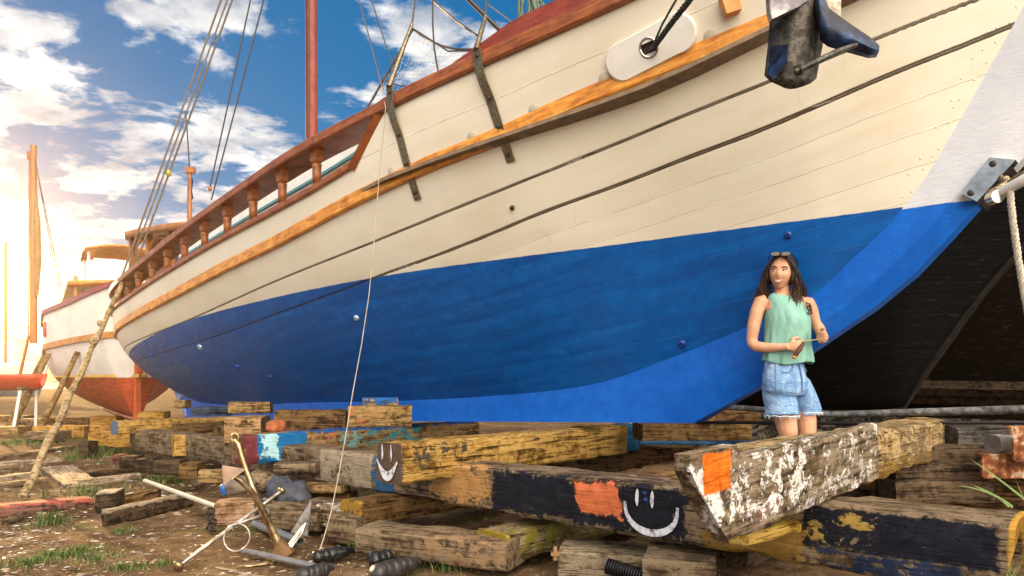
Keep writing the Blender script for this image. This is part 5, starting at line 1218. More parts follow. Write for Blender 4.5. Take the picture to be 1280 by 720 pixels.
gplank('thin splintered lath beside the anchor palm', (268,705), (322,717), .03, .014, old2, 95, name='wood_lath', wear=.004)
gplank('tiny stick near the stock knob', (221,690), (228,697), .014, .012, old, 96, name='wood_stick', wear=.003)
mb = MB(); cp = [W(264,637,5.45), W(262,645,5.4), W(267,653,5.4), W(262,660,5.38), W(270,666,5.35), W(266,672,5.3)]
for i in range(14):
    f = i/13*5; k = min(4, int(f)); c = cp[k].lerp(cp[k+1], f-k); rr = [c+Vector((.028*cos(2*pi*q/10), .016*sin(2*pi*q/10)*(1 if i % 2 else -1), .022*sin(2*pi*q/10))) for q in range(11)]; mb.tube(rr, .007, 5, cap=False)
tag(obj('rusty_chain', mb, plain('rusty_chain_iron', (.05,.035,.025), .7, .4), smooth=60), 'rusty chain heaped against the orange-brown block', 'chain')
def lump(c, r, mat, lab, name, cat, sd_=0, amp=.42):
    mb = MB(); mb.ball(c, r, 26, 16); cc = Vector(c)
    for i, v in enumerate(mb.v): d = v-cc; mb.v[i] = cc+d*(1+amp*fbm(d*9+Vector((sd_*3, 0, 0)), 4))
    return tag(obj(name, mb, mat, smooth=60), lab, cat)
m_bag = plain('blue_grey_sacking', (.045,.05,.07), .75, var=.6, scale=9, bump=.8)
lump(W(369,618,5.65), (.13,.14,.10), m_bag, 'crumpled blue-grey bag under the thin grey offcut', 'crumpled_bag', 'bag', 1)
lump(W(352,610,5.8), (.12,.12,.09), m_bag, 'crumpled blue-grey bag tucked behind the anchor stock', 'crumpled_bag', 'bag', 2)
lump(W(300,606,6.0), (.16,.13,.07), plain('mud_stained_sack', (.13,.105,.08), .85, var=.5, scale=7, bump=.8), 'muddy sack behind the anchor fluke', 'muddy_sack', 'bag', 3)
lump(W(326,602,6.1), (.13,.13,.10), mG, 'rounded grey log end under the blue-smeared beam', 'log_end', 'log', 4, .15)
lump(W(281,612,5.9), (.035,.03,.05), plain('blue_plastic', (.02,.11,.36), .4), 'small bright blue scrap behind the anchor fluke', 'blue_scrap', 'scrap', 5)
lump(W(345,532,6.9), (.10,.1,.07), plain('rusty_rag', (.30,.09,.03), .9, var=.5), 'rust-red rag between the end-grain block and the blue-smeared beam', 'red_rag', 'rag', 6, .4)
# bolt and corrugated hose at the bottom edge
mb = MB(); b0 = W(694,700,3.9); mb.tube([b0, W(694,686,3.9), W(694,683,3.9)], [.014,.014,.010], 10); mb.box(W(694,692,3.9), (.05,.04,.018)); tag(obj('iron_bolt', mb, plain('rusty_bolt_iron', (.34,.20,.08), .6, .5), smooth=40), 'rusty bolt standing at the end of the bottom grey sleeper', 'bolt')
mb = MB(); a = W(758,707,3.72); b = W(806,722,3.62); d = (b-a); prof = []
for i in range(15): prof += [(.034, i/15*d.length), (.045, (i+.35)/15*d.length), (.045, (i+.65)/15*d.length)]
mb.lathe(a, prof, 14, axis=d); tag(obj('corrugated_hose', mb, m_black, smooth=60), 'black corrugated hose on the sleeper at the bottom edge', 'hose')
# grass blades at the right edge
mb = MB()
for (p0, p1, p2) in ((W(1300,640,3.3), W(1262,607,3.35), W(1212,573,3.4)), (W(1262,633,3.25), W(1240,612,3.3), W(1198,607,3.35)), (W(1266,634,3.25), W(1246,618,3.28), W(1215,606,3.3)), (W(1310,690,3.0), W(1290,650,3.1), W(1270,600,3.2))):
    w_ = Vector((.004, 0, .006)); n = 10; L_ = []
    for i in range(n+1):
        f = i/n; c = p0.lerp(p1, f).lerp(p1.lerp(p2, f), f); k = (1-f)**.6; L_.append([c-w_*k, c+w_*k+Vector((0,.001,0))])
    mb.grid(L_)
for i in range(16):
    b0 = W(random.uniform(1228,1275), 722, 2.7); t_ = b0+Vector((random.uniform(-.06,.06), random.uniform(-.05,.05), random.uniform(.04,.11))); mb.add([b0-Vector((.003,0,0)), b0+Vector((.003,0,0)), t_], [(0,1,2)])
kind(tag(obj('tall_grass', mb, plain('tall_grass_green', (.12,.19,.04), .6, scale=30, bump=0)), 'long green grass blades leaning in at the right edge', 'grass'), 'stuff')
# ------------------------------------------------------------------ the woman
WY = 4.5
PB = W(988, 634, WY); PB.z = .345
WO = thing('person', 'woman in mint sleeveless top and denim shorts standing before the blue hull', 'person', PB)
def Jp(px, py, dy=0.0): return W(px, py, WY+dy)
def yawv(deg): a = radians(deg); return Vector((cos(a), sin(a), 0)), Vector((sin(a), -cos(a), 0))   # her left, her front
def eloft(mb, secs, n=28, yaw=22, mi=0, cap=True, power=2.0):
    """secs: (centre, half width, half depth)"""
    l, f = yawv(yaw); rows = []
    for c, hw, hd in secs:
        row = []
        for k in range(n):
            a = 2*pi*k/n; ca, sa = cos(a), sin(a); row.append(c+l*hw*math.copysign(abs(ca)**(2/power), ca)+f*hd*math.copysign(abs(sa)**(2/power), sa))
        rows.append(row)
    mb.grid(rows, closed=True)
    if cap:
        o = len(mb.v)-len(rows)*n; mb.f += [tuple(o+k for k in range(n)), tuple(o+(len(rows)-1)*n+k for k in range(n))]; mb.m += [mi, mi]
def remesh(o, vox, it=4, fac=.5):
    m = o.modifiers.new('remesh', 'REMESH'); m.mode = 'VOXEL'; m.voxel_size = vox; m.use_smooth_shade = True
    s = o.modifiers.new('smooth', 'SMOOTH'); s.iterations = it; s.factor = fac
q = M('skin', .48, spec=.4); v = q.co(); n = q.noise(v, 9, 5, .6); q.set('Base Color', q.ramp(n, [(.3,(.50,.24,.135)),(.55,(.64,.335,.20)),(.75,(.71,.41,.265))])); q.set('Subsurface Weight', .08); q.set('Subsurface Radius', (.02,.008,.004)); m_skin = q.mat
mb = MB()
eloft(mb, [(Jp(981,490), .12, .08), (Jp(981,480), .145, .095), (Jp(980,462), .14, .095), (Jp(980,447), .118, .082), (Jp(981,430), .115, .082), (Jp(983,412), .13, .095), (Jp(983,398), .138, .102), (Jp(981,386), .135, .088), (Jp(980,377), .125, .068), (Jp(979,371), .095, .056), (Jp(978,366), .055, .05)])
for sgn in (-1, 1):   # bust
    l, f = yawv(22); mb.ball(Jp(983,401)+l*.056*sgn+f*.066, (.052,.046,.050), 16, 10)
mb.tube([Jp(979,377), Jp(978,368,-.005), Jp(977,355,-.012)], [.058,.050,.048], 12)
# arms
mb.tube([Jp(957,375,.0), Jp(951,377), Jp(946,390), Jp(942,408), Jp(940,424,.01), Jp(941,431,.0)], [.038,.046,.045,.042,.036,.034], 12)
mb.tube([Jp(940,428,.005), Jp(945,433,-.02), Jp(960,435,-.08), Jp(975,434,-.14), Jp(986,433,-.175)], [.034,.037,.033,.026,.022], 12)
mb.tube([Jp(1000,377,.06), Jp(1010,379,.08), Jp(1016,391,.09), Jp(1021,404,.085), Jp(1026,416,.06), Jp(1027,422,.04)], [.040,.046,.045,.041,.036,.033], 12)
mb.tube([Jp(1027,419,.05), Jp(1028,423,-.01), Jp(1027,424,-.08), Jp(1025,422,-.14)], [.034,.036,.030,.023], 12)
# legs
mb.tube([Jp(972,492), Jp(976,507), Jp(982,525), Jp(985,541,-.01), Jp(985,552), Jp(984,570,.03), Jp(985,600,.03), Jp(986,622,.02), Jp(986,630,.0)], [.085,.084,.072,.062,.055,.058,.046,.034,.036], 14)
mb.tube([Jp(998,492,.07), Jp(1004,507,.085), Jp(1008,525,.085), Jp(1009,541,.07), Jp(1009,552,.075), Jp(1009,570,.08), Jp(1009,600,.08), Jp(1009,622,.07), Jp(1009,630,.05)], [.07,.07,.064,.058,.053,.056,.044,.033,.035], 14)
for px, dy in ((986, 0), (1009, .05)):
    mb.tube([Jp(px, 629, dy+.05), Jp(px, 629.5, dy-.02), Jp(px+3, 630.5, dy-.11), Jp(px+4, 631, dy-.16)], [.036,.038,.036,.022], 10, flat=.62)
# hands: palm and five separate fingers each
def hand(wrist, palm_dir, side, nrm, curl, r=.0085):
    d = Vector(palm_dir).normalized(); s_ = Vector(side).normalized(); nn = Vector(nrm).normalized(); w_ = Vector(wrist)
    rot = Matrix((d, s_, nn)).transposed(); mb.ball(w_+d*.045, (.050,.038,.017), 14, 10, rot)
    for k, (off, L) in enumerate(((.028,.066),(.010,.074),(-.009,.070),(-.026,.056))):
        p = w_+d*.078+s_*off; pts = [w_+d*.045+s_*off*.8, p]; a = 0; seg = L/3; c = curl[k]
        for j in range(3):
            a += c; pts.append(pts[-1]+(d*cos(a)-nn*sin(a))*seg)
        mb.tube(pts, [.011, .0098, .0092, .0085, .0068], 8)
    # thumb leaves the side of the palm near its base
    b = w_+d*.022+s_*.026; p1 = b+(d*.5+s_*.75-nn*.35).normalized()*.034; p2 = p1+(d*.95+s_*.05-nn*.45).normalized()*.030; p3 = p2+(d*.95-s_*.25-nn*.4).normalized()*.024
    mb.tube([b-d*.008-s_*.012, b, p1, p2, p3], [.013,.0125,.0115,.010,.0075], 8)
hand(Jp(985,433.5,-.172), (1, -.22, .10), (.05, .12, 1), (.25, -.95, .1), (.55,.62,.68,.72))
hand(Jp(1026.5,422.5,-.135), (-.55, -.85, .02), (.0, .1, 1), (-.75, .55, .1), (.55,.6,.62,.65))
body = obj('body', mb, m_skin, WO); remesh(body, .0055, 5)
# ---- head
HC = Jp(977, 341.5, -.022); hl, hf = yawv(-32); hu = Vector((.10, 0, 1)).normalized(); hl = (hl-hu*hl.dot(hu)).normalized(); hf = hl.cross(hu)*-1
if hf.y > 0: hf = -hf
def HP(x, y, z): return HC+hl*x+hf*y+hu*z      # her left, front, up
mb = MB(); rows = []; NV, NU = 30, 36
def headr(th, ph):
    """th: azimuth from the front, ph: polar from the top"""
    x = .076*sin(ph)*sin(th); y = .098*sin(ph)*cos(th); z = .118*cos(ph)
    fr_ = max(0, cos(th))
    if z < 0:     # jaw narrows to the chin, the back of the skull ends at the neck
        k = min(1, -z/.118); x *= 1-.36*k**1.5; y = y*(1-.10*k) if y > 0 else y*(1-.45*k)
    # flatten the face a little, forehead, cheeks
    if y > 0: y *= 1-.10*fr_**6
    def bump(cx, cz, sx, sz, h): 
        return h*math.exp(-((x-cx)/sx)**2-((z-cz)/sz)**2) if y > 0 else 0
    y += bump(0, -.028, .011, .020, .019)+bump(0, -.012, .008, .022, .010)           # nose
    y += bump(-.012, -.036, .008, .007, .004)+bump(.012, -.036, .008, .007, .004)
    y -= bump(-.031, .006, .017, .011, .010)+bump(.031, .006, .017, .011, .010)      # eye sockets
    y += bump(-.030, .024, .022, .007, .004)+bump(.030, .024, .022, .007, .004)      # brow ridge
    y += bump(-.040, -.030, .018, .018, .006)+bump(.040, -.030, .018, .018, .006)    # cheeks
    y += bump(0, -.066, .020, .008, .005)+bump(0, -.098, .018, .014, .008)           # lips, chin
    return x, y, z
for i in range(NV+1):
    ph = pi*i/NV; rows.append([HP(*headr(2*pi*j/NU, max(.001, min(pi-.001, ph)))) for j in range(NU)])
mb.grid(rows, closed=True); head = obj('head', mb, m_skin, WO, 180)
for sgn in (-1, 1):
    mb = MB(); mb.ball(HP(.072*sgn, -.005, -.008), (.010,.020,.030), 10, 8); obj('ear', mb, m_skin, head, 180)
m_eyew = simple('eye_white', (.70,.66,.62), .25); m_iris = simple('dark_iris', (.03,.015,.008), .15); m_brow = simple('brow_hair', (.03,.015,.010), .8); m_lip = simple('lips', (.48,.15,.12), .4); m_teeth = simple('teeth', (.62,.57,.50), .4)
for sgn in (-1, 1):
    yb = .0775
    mb = MB(); mb.prism([HP(.031*sgn+.0145*cos(a), yb-.30*abs(.0145*cos(a))*.4, .006+.0046*sin(a)) for a in [2*pi*k/14 for k in range(14)]], hf*.004); ey = obj('eye', mb, m_eyew, head)
    mb = MB(); mb.ball(HP(.031*sgn-.004, yb+.002, .0065), (.0056,.0040,.0050), 10, 8); obj('iris', mb, m_iris, ey, 180)
    mb = MB(); mb.tube([HP(.031*sgn+.0165*cos(a), yb+.003, .006+.0056*sin(a)) for a in [pi*k/8 for k in range(9)]], .0022, 5); obj('eyelash', mb, m_brow, ey)
    mb = MB(); mb.tube([HP(.014*sgn, .0865, .021), HP(.028*sgn, .0875, .0275), HP(.042*sgn, .080, .026), HP(.051*sgn, .071, .018)], [.0030,.0040,.0036,.0018], 6); obj('eyebrow', mb, m_brow, head, 180)
pm = lambda u, s_: HP(.0255*u, .0915-.013*u*u, -.0635+.0105*u*u+s_)
mb = MB(); mb.tube([pm(u/5, .0045*(1-(u/5)**2)) for u in range(-5, 6)], [.0012]+[.0032]*9+[.0012], 6); obj('upper_lip', mb, m_lip, head, 180)
mb = MB(); mb.tube([pm(u/5, -.0135*(1-(u/5)**2)) for u in range(-5, 6)], [.0012]+[.0042]*9+[.0012], 6); obj('lower_lip', mb, m_lip, head, 180)
mb = MB(); mb.grid([[pm(u/5, s_*(1-(u/5)**2))+hf*.0016 for u in range(-5, 6)] for s_ in (.0015, -.0035, -.0085)]); obj('teeth', mb, m_teeth, head)
# ---- hair: a shell over the skull, centre parted, and long locks
q = M('dark_hair', .42, spec=.4); p = q.co(); n = q.noise(q.sc(p, (60, 60, 6)), 3, 4, .6); zz = q.xyz(p)[2]; base = q.ramp(n, [(.3,(.008,.005,.004)),(.55,(.028,.015,.010)),(.75,(.07,.035,.022))]); tip = q.ramp(n, [(.3,(.03,.012,.008)),(.6,(.10,.042,.028)),(.8,(.17,.08,.05))])
zt = PB.z; q.set('Base Color', q.mix(q.mr(zz, 1.52, 1.36), base, tip)); q.bump(n, .6, .01); m_hair = q.mat
mb = MB(); rows = []
for i in range(20):
    ph = .02+pi*.66*i/19; row = []
    for j in range(33):
        # leave the face open: azimuth runs round the back
        op = max(0, min(1, (ph-.62)/.55)); half = pi-op*1.02
        th = pi-half+2*half*j/32 if False else (pi-(-half+2*half*j/32))
        x, y, z = .084*sin(ph)*sin(th), .106*sin(ph)*cos(th)-.006, .126*cos(ph)+.003
        row.append(HP(x*(1+.05*max(0, -z/.1)), y, z))
    rows.append(row)
mb.grid(rows); hair = obj('hair', mb, m_hair, WO, 180); md = hair.modifiers.new('thickness', 'SOLIDIFY'); md.thickness = .012; md.offset = 1
rnd = random.Random(5)
mb = MB()
def lock(pts, r0, r1):
    k = len(pts); ph_ = rnd.uniform(0, 6.3); am = rnd.uniform(.003, .009)
    pts = [p+hl*am*sin(ph_+i*1.15)*min(1, i/4)+hf*am*.8*cos(ph_*2+i*1.15)*min(1, i/4) for i, p in enumerate(pts)]; mb.tube(pts, [r0+(r1-r0)*(i/(k-1))**1.4 for i in range(k)], 6, flat=.55)
def bez(P, n=14):
    out = []
    for i in range(n+1):
        f = i/n; Q = [Vector(p) for p in P]
        while len(Q) > 1: Q = [a.lerp(b, f) for a, b in zip(Q, Q[1:])]
        out.append(Q[0])
    return out
for k in range(440):
    sgn = -1 if k % 2 else 1; u = rnd.random(); jit = lambda a: rnd.gauss(0, a)
    back = u*1.0       # 0 = frames the face, 1 = behind
    p0 = HP(.008*sgn, .075-.15*back, .112-.02*back); p1 = HP((.092+jit(.006))*sgn, .078-.12*back, .075); p2 = HP((.104+.004*back+jit(.008))*sgn, .050-.09*back, -.04)
    if sgn > 0:   # image right: falls in front of the shoulder onto the chest
        e = Jp(989+jit(3.6)-3*back, 392+jit(7)-5*back, -.115+.10*back); m_ = Jp(999+jit(3.8), 364+jit(4), -.03+.09*back)
        if u > .55: e = Jp(1003+jit(4), 383+jit(6), .03+.08*back); m_ = Jp(1003+jit(3), 362, .05)
    else:         # image left: swept back over the shoulder
        e = Jp(951+jit(4.5), 380+jit(7), .02+.08*back); m_ = Jp(954+jit(4.5), 361+jit(4), .02+.05*back)
        if u > .6: e = Jp(962+jit(3), 386+jit(5), .0+.06*back); m_ = Jp(958+jit(3), 365, .03)
    lock(bez([p0, p1, p2, m_, m_.lerp(e, .6)+Vector((jit(.014), jit(.012), 0)), e]), .0078, .0012)
obj('hair_locks', mb, m_hair, hair, 180)
# ---- clothes
q = M('mint_cloth', .85, spec=.2); p = q.co(); n = q.noise(q.sc(p, (1, 1, .35)), 13, 4, .6, .6); n2 = q.noise(p, 160, 3); q.set('Base Color', q.ramp(n, [(.3,(.17,.36,.30)),(.55,(.235,.46,.385)),(.75,(.31,.54,.46))])); q.bump(q.m('ADD', n, q.m('MULTIPLY', n2, .1)), .5, .02); m_mint = q.mat
mb = MB(); l, f = yawv(22); rows = []
secs = [(Jp(985,453), .178, .118), (Jp(985,450), .178, .120), (Jp(985,440), .166, .118), (Jp(984,428), .152, .116), (Jp(984,414), .148, .122), (Jp(984,402), .150, .132), (Jp(983,393), .145, .122), (Jp(982,386), .132, .102), (Jp(981,379), .126, .088), (Jp(980,374), .116, .078), (Jp(979,370), .100, .068), (Jp(978.5,367), .076, .060)]
for i, (c, hw, hd) in enumerate(secs):
    row = []; N_ = 64
    for k in range(N_):
        a = 2*pi*k/N_; fold = max(0, 1-i/6)*.010*sin(a*9+i*.35)+.004*sin(a*17+i*.6)*max(0, 1-i/8); sa = sin(a)
        bust = .012*math.exp(-((cos(a)*hw-.058)/.04)**2)+.012*math.exp(-((cos(a)*hw+.058)/.04)**2) if sa > 0 and 3 < i < 8 else 0
        row.append(c+l*(hw+fold)*cos(a)+f*((hd+fold)*sa+bust)+Vector((0, 0, (-.012*sin(a*3+1)-.010*sa if i == 0 else 0)-(.020 if sa > 0 and i >= 9 else 0)*sa)))
    rows.append(row)
mb.grid(rows, closed=True); top_ = obj('tank_top', mb, m_mint, WO, 180); md = top_.modifiers.new('thickness', 'SOLIDIFY'); md.thickness = .004; md.offset = 1; sb_ = top_.modifiers.new('sub', 'SUBSURF'); sb_.levels = sb_.render_levels = 1
mb = MB()
for pts in (((-7,9),(-4,7),(-1,8),(2,4)),((-5,4),(-6,0),(-3,-3),(-5,-6)),((-3,5),(0,0),(3,-2),(4,-6)),((1,6),(4,3),(6,3)),((-6,-6),(-1,-7),(5,-6)),((-1,2),(1,-4)),((3,1),(6,0))):
    w3 = []
    for x, y in pts:
        a = radians(60)-x*.0068/.14; z = Jp(0, 388-y*.85).z; fz = (400-(388-y*.85))/14; hw, hd = .150-.004*fz, .134-.010*fz; c = Jp(984, 388-y*.85); w3.append(c+l*(hw+.006)*cos(a)+f*((hd+.010)*sin(a)+.004))
    mb.tube(w3, .0042, 5)
obj('shirt_print', mb, simple('black_print', (.02,.03,.03), .9), top_)
q = M('light_denim', .85, spec=.2); p = q.co(); n = q.noise(q.sc(p, (1, 1, .6)), 10, 6, .65, .6); n2 = q.noise(q.sc(p, (1, 1, 1)), 190, 3); w_ = q.noise(q.sc(p, (.6, .6, 1.5)), 24, 4, .6, .8)
q.set('Base Color', q.ramp(q.m('ADD', q.m('MULTIPLY', n, .55), q.m('ADD', q.m('MULTIPLY', n2, .2), q.m('MULTIPLY', w_, .25))), [(.34,(.07,.16,.36)),(.5,(.21,.37,.63)),(.66,(.45,.60,.79))])); q.bump(q.m('ADD', q.m('ADD', n, w_), q.m('MULTIPLY', n2, .15)), .8, .02); m_den = q.mat
mb = MB(); PW = 30
eloft(mb, [(Jp(983,494), .140, .100), (Jp(982,488), .162, .116), (Jp(981,476), .166, .120), (Jp(980,462), .152, .110), (Jp(979,452), .138, .098), (Jp(979,445), .134, .094)], yaw=PW)
mb.tube([Jp(974,468), Jp(971.5,482), Jp(973.5,495), Jp(977,508,-.01), Jp(977.5,519,-.015)], [.07,.098,.103,.103,.107], 20); mb.tube([Jp(988,468,.05), Jp(996,482,.06), Jp(1002,495,.075), Jp(1008,508,.09), Jp(1010,516,.095)], [.06,.090,.092,.088,.090], 20)
sh_ = obj('denim_shorts', mb, m_den, WO); remesh(sh_, .007, 3)
# hem frays, waistband, fly and pocket seams
m_seam = simple('denim_seam', (.12,.21,.42), .9); m_fray = simple('denim_fray', (.62,.68,.76), .9)
mb = MB()
for c, r in ((Jp(977.5,519.5,-.015), .107), (Jp(1010,515.5,.095), .090)): mb.tube([c+Vector((r*cos(2*pi*k/30), r*sin(2*pi*k/30), .003*sin(k*2.1))) for k in range(31)], .0035, 5, cap=False)
for i in range(90):
    a = rnd.uniform(0, 2*pi)
    for c, r in ((Jp(977.5,519.5,-.015), .107), (Jp(1010,515.5,.095), .090)):
        b = c+Vector((r*cos(a), r*sin(a), 0)); mb.tube([b, b+Vector((rnd.gauss(0,.004), rnd.gauss(0,.003), -rnd.uniform(.004,.022)))], .0013, 3)
obj('frayed_hem', mb, m_fray, sh_)
lp, fp = yawv(PW); mb = MB()
def SP(u, py, off=.006):   # point on the front of the shorts, u across (-1..1)
    tab = [(500,.150,.105),(490,.166,.118),(476,.166,.120),(462,.152,.110),(452,.138,.098),(445,.134,.094)]
    for (p0, w0, d0), (p1, w1, d1) in zip(tab, tab[1:]):
        if p1 <= py <= p0: k = (p0-py)/(p0-p1); hw, hd = w0+(w1-w0)*k, d0+(d1-d0)*k; break
    else: hw, hd = tab[-1][1:]
    cx = 979+(py-445)*.08; return Jp(cx, py)+lp*hw*u+fp*(hd*math.sqrt(max(0, 1-u*u))+off)
mb.tube([SP(.06,447), SP(.07,460), SP(.05,475), SP(.0,490)], .0045, 6); mb.tube([SP(u/10, 452.5) for u in range(-9, 10)], .0032, 5)
mb.tube([SP(-.30,453), SP(-.34,460), SP(-.5,465), SP(-.78,466)], .0036, 5); mb.tube([SP(.45,453), SP(.5,460), SP(.62,464), SP(.8,465)], .0036, 5)
mb.tube([SP(-.93,450,.003), SP(-.93,470,.003), SP(-.93,488,.003)], .004, 5)
obj('shorts_seam', mb, m_seam, sh_)
for u in (-.55, -.12, .22):
    mb = MB(); mb.tube([SP(u, 446), SP(u, 453.5)], .006, 6, flat=.5); obj('belt_loop', mb, m_den, sh_)
mb = MB(); mb.ball(SP(.06, 449.5, .008), (.008,.006,.008), 10, 8); obj('button', mb, m_steel, sh_)
# sunglasses pushed up on the hair
SG = thing('sunglasses', 'sunglasses with grey lenses pushed up on the dark hair of the woman', 'sunglasses', HP(0, .09, .105))
for sgn in (-1, 1):
    mb = MB(); c = HP(.031*sgn, .086, .108); up2 = (hu*.62-hf*.55).normalized(); nn = (hf*.62+hu*.55).normalized()
    poly = [c+hl*.027*math.copysign(abs(cos(a))**.7, cos(a))+up2*.019*math.copysign(abs(sin(a))**.7, sin(a)) for a in [2*pi*k/20 for k in range(20)]]
    mb.prism(poly, nn*.003); ln_ = obj('lens', mb, M('grey_lens', .10, .3, (.16,.155,.135)).mat, SG)
    mb = MB(); mb.tube(poly+[poly[0]], .0030, 6, cap=False); mb.tube([HP(.058*sgn, .082, .112), HP(.082*sgn, .04, .095), HP(.088*sgn, -.03, .06)], .003, 6); obj('frame', mb, simple('black_frame', (.01,.01,.01), .3), SG)
mb = MB(); mb.tube([HP(-.006, .090, .110), HP(0, .091, .113), HP(.006, .090, .110)], .003, 6); obj('bridge', mb, simple('black_frame', (.01,.01,.01), .3), SG)
# what she holds
TL = thing('hand_tool', 'small tool with a brown handle and thin yellow tip held in her hands', 'tool', Jp(1003,430,-.25))
mb = MB(); mb.tube([Jp(992.5,447,-.23), Jp(994,444,-.235), Jp(999,437,-.245), Jp(1005,428,-.25)], [.011,.016,.015,.011], 10); hd_ = obj('handle', mb, plain('brown_handle', (.10,.04,.02), .45), TL, 60)
mb = MB(); mb.ball(Jp(993,446,-.232), (.017,.016,.015), 10, 8); obj('handle_end', mb, plain('tan_handle_end', (.50,.24,.07), .5), hd_, 180)
mb = MB(); mb.tube([Jp(1001,427,-.255), Jp(1008,426,-.26), Jp(1018,425,-.265), Jp(1026,423,-.26)], [.006,.008,.007,.003], 6, flat=.4); obj('tip', mb, plain('yellow_tip', (.55,.45,.14), .5), TL)
# ------------------------------------------------------------------ haze
if HAZE_D > 0:
    mb = MB(); mb.box((0, 225, 8.5), (900, 566, 21)); hz_ = obj('haze', mb, bpy.data.materials.new('haze_air'), base=Vector((0, 0, 0))); kind(hz_, 'stuff')
    hm = hz_.data.materials[0]; hm.use_nodes = True; ht = hm.node_tree; ht.nodes.clear(); ho = ht.nodes.new('ShaderNodeOutputMaterial'); hv = ht.nodes.new('ShaderNodeVolumePrincipled'); ht.links.new(hv.outputs[0], ho.inputs['Volume'])
    hv.inputs['Color'].default_value = (.9, .9, .9, 1); hv.inputs['Density'].default_value = HAZE_D; hv.inputs['Anisotropy'].default_value = HAZE_G
# ------------------------------------------------------------------ camera, light, sky
cam = bpy.data.cameras.new('camera'); co = bpy.data.objects.new('camera', cam); COL.objects.link(co)
cam.sensor_width = 36; cam.lens = 36*F/1280; cam.shift_y = (HZ-360)/1280; cam.clip_start = .05; cam.clip_end = 3000
co.location = (0, 0, CAMH); co.rotation_euler = (pi/2, 0, 0); scene.camera = co
SUN_AZ, SUN_EL = radians(SUN_AZ_DEG), radians(SUN_EL_DEG)   # azimuth: 0 = +Y (away from camera), positive to the right
sd = Vector((sin(SUN_AZ)*cos(SUN_EL), cos(SUN_AZ)*cos(SUN_EL), sin(SUN_EL)))
sl = bpy.data.lights.new('sun', 'SUN'); so = bpy.data.objects.new('sun', sl); COL.objects.link(so); sl.energy = SUN_E; sl.angle = radians(SUN_ANG); sl.color = SUN_COL
so.rotation_mode = 'QUATERNION'; so.rotation_quaternion = sd.to_track_quat('Z', 'Y'); so.location = (-20, 10, 20)
wd = bpy.data.worlds.new('World'); scene.world = wd; wd.use_nodes = True; nt = wd.node_tree; nt.nodes.clear()
class WM(M):
    def __init__(s, nt): s.nt = nt; s.tc = None
w = WM(nt)
outn = nt.nodes.new('ShaderNodeOutputWorld'); bg = nt.nodes.new('ShaderNodeBackground'); nt.links.new(bg.outputs[0], outn.inputs[0])
sky = nt.nodes.new('ShaderNodeTexSky'); sky.sky_type = 'NISHITA'; sky.sun_disc = False; sky.sun_elevation = SUN_EL; sky.sun_rotation = SUN_AZ; sky.air_density = 1.0; sky.dust_density = .1; sky.ozone_density = 2.0
d = w.co('Generated'); x, y, z = w.xyz(d)
zc = w.m('MAXIMUM', z, .0)
# cloud sheet: direction projected on a dome-like layer
den = w.m('ADD', zc, .14); cu = w.m('DIVIDE', x, den); cv = w.m('DIVIDE', y, den); cvec = w.comb(cu, cv, CLOUD_SEED)
n1 = w.noise(w.sc(cvec, (1.0, 1.25, 1)), CLOUD_SC, 8, .58, .25); n2 = w.noise(w.sc(cvec, (1, 1, 1)), CLOUD_SC*3.4, 6, .6, .3)
k = w.m('ADD', n1, w.m('MULTIPLY', w.m('SUBTRACT', n2, .5), .22))
low = w.mr(z, .05, .42, .10, -.02)
mask = w.mr(w.m('ADD', k, low), CLOUD_T, CLOUD_T+.10, 0, 1, True)
shade = w.mr(w.noise(w.sc(cvec, (1, 1, 1)), CLOUD_SC*1.9, 5, .6), .35, .65)
skyc = w.mix(SKY_K, w.mix(1.0, sky.outputs[0], SKY_TINT, 'MULTIPLY'), w.ramp(w.m('POWER', w.mr(z, .0, .55), .8), [(0, SKY_LO), (.35, SKY_MID), (1, SKY_HI)]))
cl = w.mix(shade, CLOUD_DK, CLOUD_LT)
colr = w.mix(w.m('MULTIPLY', mask, .96), skyc, cl)
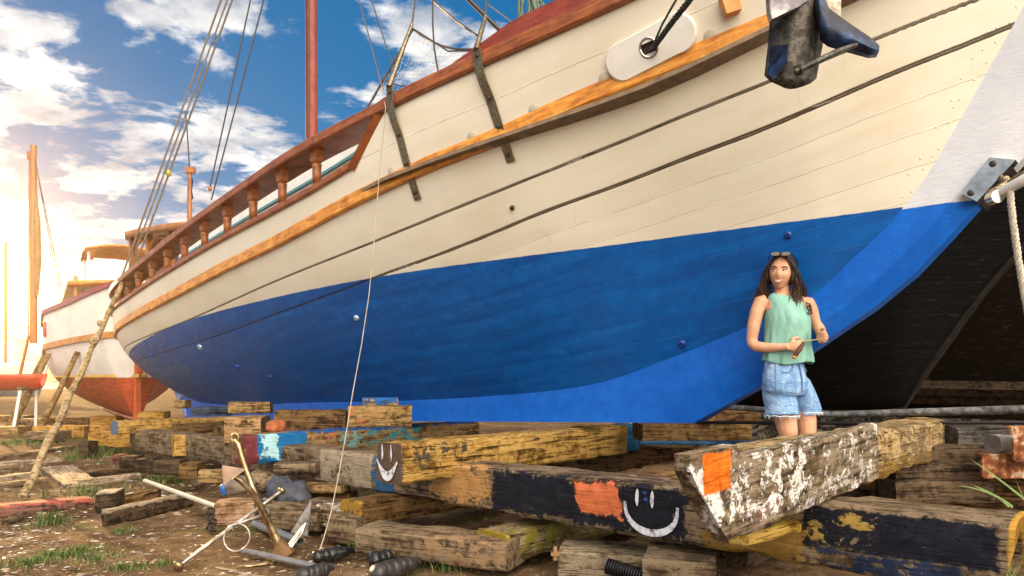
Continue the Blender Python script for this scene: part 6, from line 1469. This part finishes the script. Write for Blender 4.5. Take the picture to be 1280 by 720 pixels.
# the bright low sun behind thin cloud at the left edge of the view
gd = Vector((sin(radians(-38)), cos(radians(-38)), .0)).normalized()*cos(radians(4.5))+Vector((0, 0, sin(radians(4.5))))
dp = nt.nodes.new('ShaderNodeVectorMath'); dp.operation = 'DOT_PRODUCT'; nt.links.new(d, dp.inputs[0]); dp.inputs[1].default_value = gd
g1 = w.m('POWER', w.m('MAXIMUM', dp.outputs['Value'], 0.0), 320.0); g2 = w.m('POWER', w.m('MAXIMUM', dp.outputs['Value'], 0.0), 700.0); g3 = w.m('POWER', w.m('MAXIMUM', dp.outputs['Value'], 0.0), 9.0)
def scaled(c, f):
    n = nt.nodes.new('ShaderNodeMix'); n.data_type = 'RGBA'; n.blend_type = 'MULTIPLY'; n.inputs[0].default_value = 1; nt.links.new(f, n.inputs[6]); n.inputs[7].default_value = c+(1,); return n.outputs[2]
glow = w.mix(1.0, scaled(GLOW1, g1), scaled(GLOW2, g2), 'ADD'); glow = w.mix(1.0, glow, scaled(GLOW3, g3), 'ADD')
colr = w.mix(1.0, colr, glow, 'ADD')
# bright cloud bank added behind the camera, out of view, as front fill light
bd = Vector((.34, -.74, .62)).normalized()
dq = nt.nodes.new('ShaderNodeVectorMath'); dq.operation = 'DOT_PRODUCT'; nt.links.new(d, dq.inputs[0]); dq.inputs[1].default_value = bd
bn = w.mr(w.m('ADD', dq.outputs['Value'], w.m('MULTIPLY', w.m('SUBTRACT', n1, .5), .8)), .50, .97, 0, 1, True)
colr = w.mix(1.0, colr, scaled(FILL_BANK, w.m('MULTIPLY', bn, w.mr(z, -.02, .10))), 'ADD')
nt.links.new(colr, bg.inputs[0]); bg.inputs[1].default_value = SKY_S
scene.view_settings.view_transform = 'Standard'; scene.view_settings.look = 'None'; scene.view_settings.gamma = 1; scene.view_settings.exposure = EXPO
scene.view_settings.use_curve_mapping = False
scene.render.engine = 'CYCLES'; scene.cycles.use_denoising = True
try: scene.cycles.denoiser = 'OPENIMAGEDENOISE'
except Exception: pass
scene.cycles.max_bounces = 6; scene.cycles.diffuse_bounces = 2; scene.cycles.glossy_bounces = 3; scene.cycles.transparent_max_bounces = 12
scene.cycles.sample_clamp_indirect = 6; scene.cycles.volume_bounces = 0
